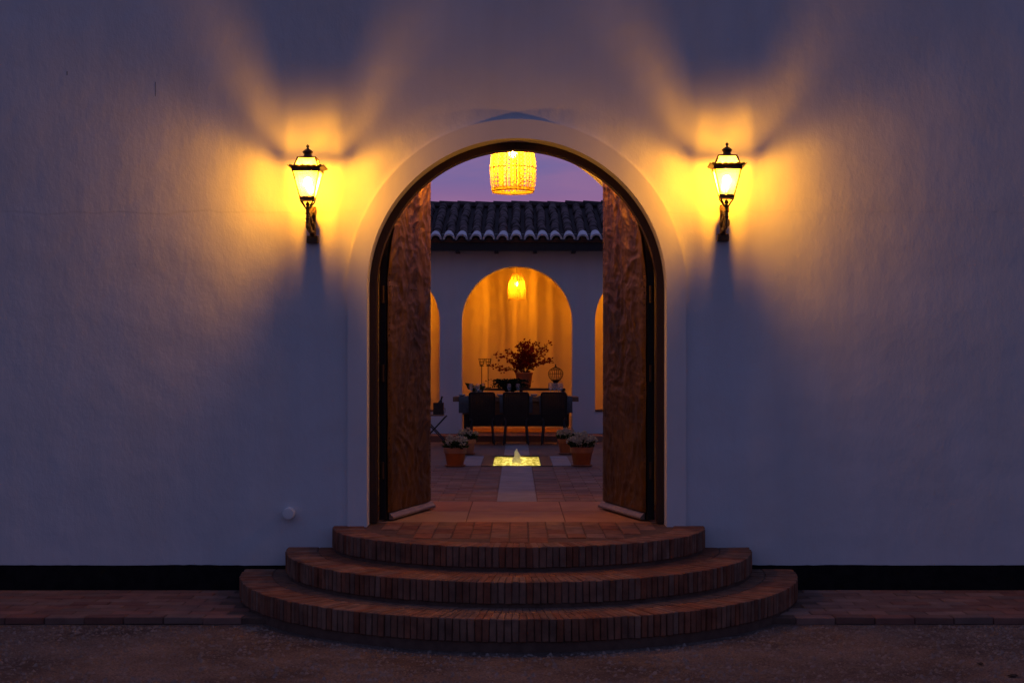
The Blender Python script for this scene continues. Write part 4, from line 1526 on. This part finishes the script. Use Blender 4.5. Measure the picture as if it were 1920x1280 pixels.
# ------------------------------------------------------------------ flower pots
def make_pot(x, y, s, seed, label, nb):
    r = random.Random(seed)
    t = thing('flower_pot', label, 'flower pot', (x, y, LAND + 0.001), 0, 'terracotta flower pots beside the fountain')
    b = MB()
    b.lathe([(0.115 * s, 0.012), (0.145 * s, 0.185 * s), (0.146 * s, 0.190 * s), (0.12 * s, 0.190 * s)], 28)
    b.build('pot', 'terracotta', t, smooth=False)
    b = MB()
    b.lathe([(0.140 * s, 0.184 * s), (0.157 * s, 0.186 * s), (0.163 * s, 0.260 * s), (0.158 * s, 0.264 * s), (0.146 * s, 0.264 * s), (0.142 * s, 0.20 * s)], 28, cap=False)
    b.build('rim', 'terracotta', t, smooth=False)
    b = MB()
    b.lathe([(0.135 * s, 0.0), (0.150 * s, 0.018), (0.150 * s, 0.022), (0.13 * s, 0.022)], 24)
    b.build('saucer', 'terracotta', t)
    b = MB()
    b.lathe([(0.143 * s, 0.235 * s), (0.09 * s, 0.25 * s), (0.01, 0.255 * s)], 20)
    b.build('soil', 'soil', t)
    lv = MB()
    for k in range(170):
        a = r.random() * 6.28
        rr = 0.15 * s * math.sqrt(r.random())
        p = Vector((rr * math.cos(a), rr * math.sin(a), s * (0.25 + 0.07 * r.random())))
        add_leaf(lv, p, Vector((math.cos(a) * rr * 6, math.sin(a) * rr * 6, r.uniform(0.1, 0.9))), r.uniform(0.04, 0.075) * s, r)
    stuff(lv.build('foliage', 'leaf', t))
    heads = []
    tries = 0
    while len(heads) < nb and tries < 400:
        tries += 1
        a = r.random() * 6.28
        rr = 0.18 * s * math.sqrt(r.random())
        c = Vector((rr * math.cos(a), rr * math.sin(a), s * (0.335 + 0.14 * (1 - rr / (0.19 * s)) * r.uniform(0.3, 1.0))))
        if all((c - h).length > 0.052 * s for h in heads):
            heads.append(c)
    for c in heads:
        f = MB()
        R_ = 0.047 * s * r.uniform(0.85, 1.15)
        f.tube([(c.x * 0.7, c.y * 0.7, 0.25 * s), (c.x, c.y, c.z - 0.01)], 0.003, 4)
        for k in range(34):
            v = Vector((r.gauss(0, 1), r.gauss(0, 1), r.gauss(0.25, 1))).normalized()
            add_leaf(f, c + v * R_ * 0.45, v + Vector((r.uniform(-.6, .6), r.uniform(-.6, .6), r.uniform(-.3, .6))), R_ * r.uniform(0.6, 0.95), r)
        f.build('blossom', 'petal', t)
    return t
make_pot(-0.800, 7.05, 0.93, 1, 'terracotta pot with sparse cream blossoms, near the fountain end facing the doorway', 9)
make_pot(-0.745, 9.75, 0.86, 2, 'terracotta pot with cream blossoms at the far fountain corner beside the folding stand', 9)
make_pot(0.845, 7.10, 0.95, 3, 'terracotta pot overflowing with dense cream blossoms near the fountain', 24)
make_pot(0.745, 9.80, 0.86, 4, 'terracotta pot with a small raised tuft of cream blossoms near the birdcage end', 10)

# ------------------------------------------------------------------ folding stand with wine cooler
fs_ = thing('folding_stand', 'black folding stand with crossed legs against the gallery pier', 'stand', (-1.36, 12.0, LAND))
for y in (-0.17, 0.17):
    for s in (-1, 1):
        mb = MB()
        mb.tube([(-s * 0.26, y + s * 0.012, 0.0), (s * 0.20, y + s * 0.012, 0.50)], 0.010, 6)
        mb.build('leg', 'black_metal', fs_)
mb = MB()
mb.box(-0.26, 0.16, -0.20, 0.20, 0.502, 0.525)
mb.build('tray', 'table_wood', fs_, bevel=0.004)
SZ = LAND + 0.526
wc = thing('wine_cooler', 'square black wine cooler on the folding stand', 'wine cooler', (-1.285, 11.96, SZ))
mb = MB()
for (x0, x1, y0, y1) in ((-0.085, -0.075, -0.09, 0.09), (0.075, 0.085, -0.09, 0.09), (-0.0748, 0.0748, -0.09, -0.08), (-0.0748, 0.0748, 0.08, 0.09)):
    mb.box(x0, x1, y0, y1, 0.0, 0.19)
mb.box(-0.0746, 0.0746, -0.0798, 0.0798, 0.0, 0.012)
mb.build('bucket', 'black_metal', wc)
mb = MB()
mb.tube([(0.085, -0.05, 0.10), (0.108, -0.05, 0.10), (0.108, -0.05, 0.03), (0.085, -0.05, 0.03)], 0.006, 6)
mb.build('handle', 'black_metal', wc)
mb = MB()
mb.lathe([(0.034, 0.0), (0.036, 0.01), (0.036, 0.16), (0.030, 0.19), (0.014, 0.225), (0.013, 0.27), (0.016, 0.272), (0.016, 0.285), (0.012, 0.287)], 16)
o = mb.build('wine_bottle', 'bottle', None, smooth=True)
o.location = (-1.310, 11.95, SZ + 0.022)
o.rotation_euler = (0, 0.30, 0)
tag(o, 'dark wine bottle leaning in the square black cooler', 'bottle')
mb = MB()
mb.lathe([(0.030, 0.0), (0.033, 0.02), (0.033, 0.085), (0.014, 0.115), (0.012, 0.14), (0.010, 0.14)], 16)
o = mb.build('glass_bottle', 'blue_glass', None, smooth=True)
o.location = (-1.445, 11.86, SZ + 0.0005)
tag(o, 'small blue glass bottle on the folding stand', 'bottle')
pl = thing('leafy_plant', 'upright leafy plant in a dark pot on the folding stand', 'plant', (-1.52, 12.08, SZ + 0.0005))
mb = MB()
mb.lathe([(0.05, 0.0), (0.07, 0.11), (0.073, 0.115), (0.055, 0.115)], 18)
mb.build('pot', 'console', pl)
mb = MB()
rp = random.Random(12)
for k in range(40):
    a = rp.random() * 6.28
    add_leaf(mb, Vector((0, 0, 0.10 + 0.2 * rp.random())), Vector((math.cos(a), math.sin(a), rp.uniform(0.5, 2.2))), rp.uniform(0.09, 0.20), rp)
mb.build('leaves', 'leaf', pl)
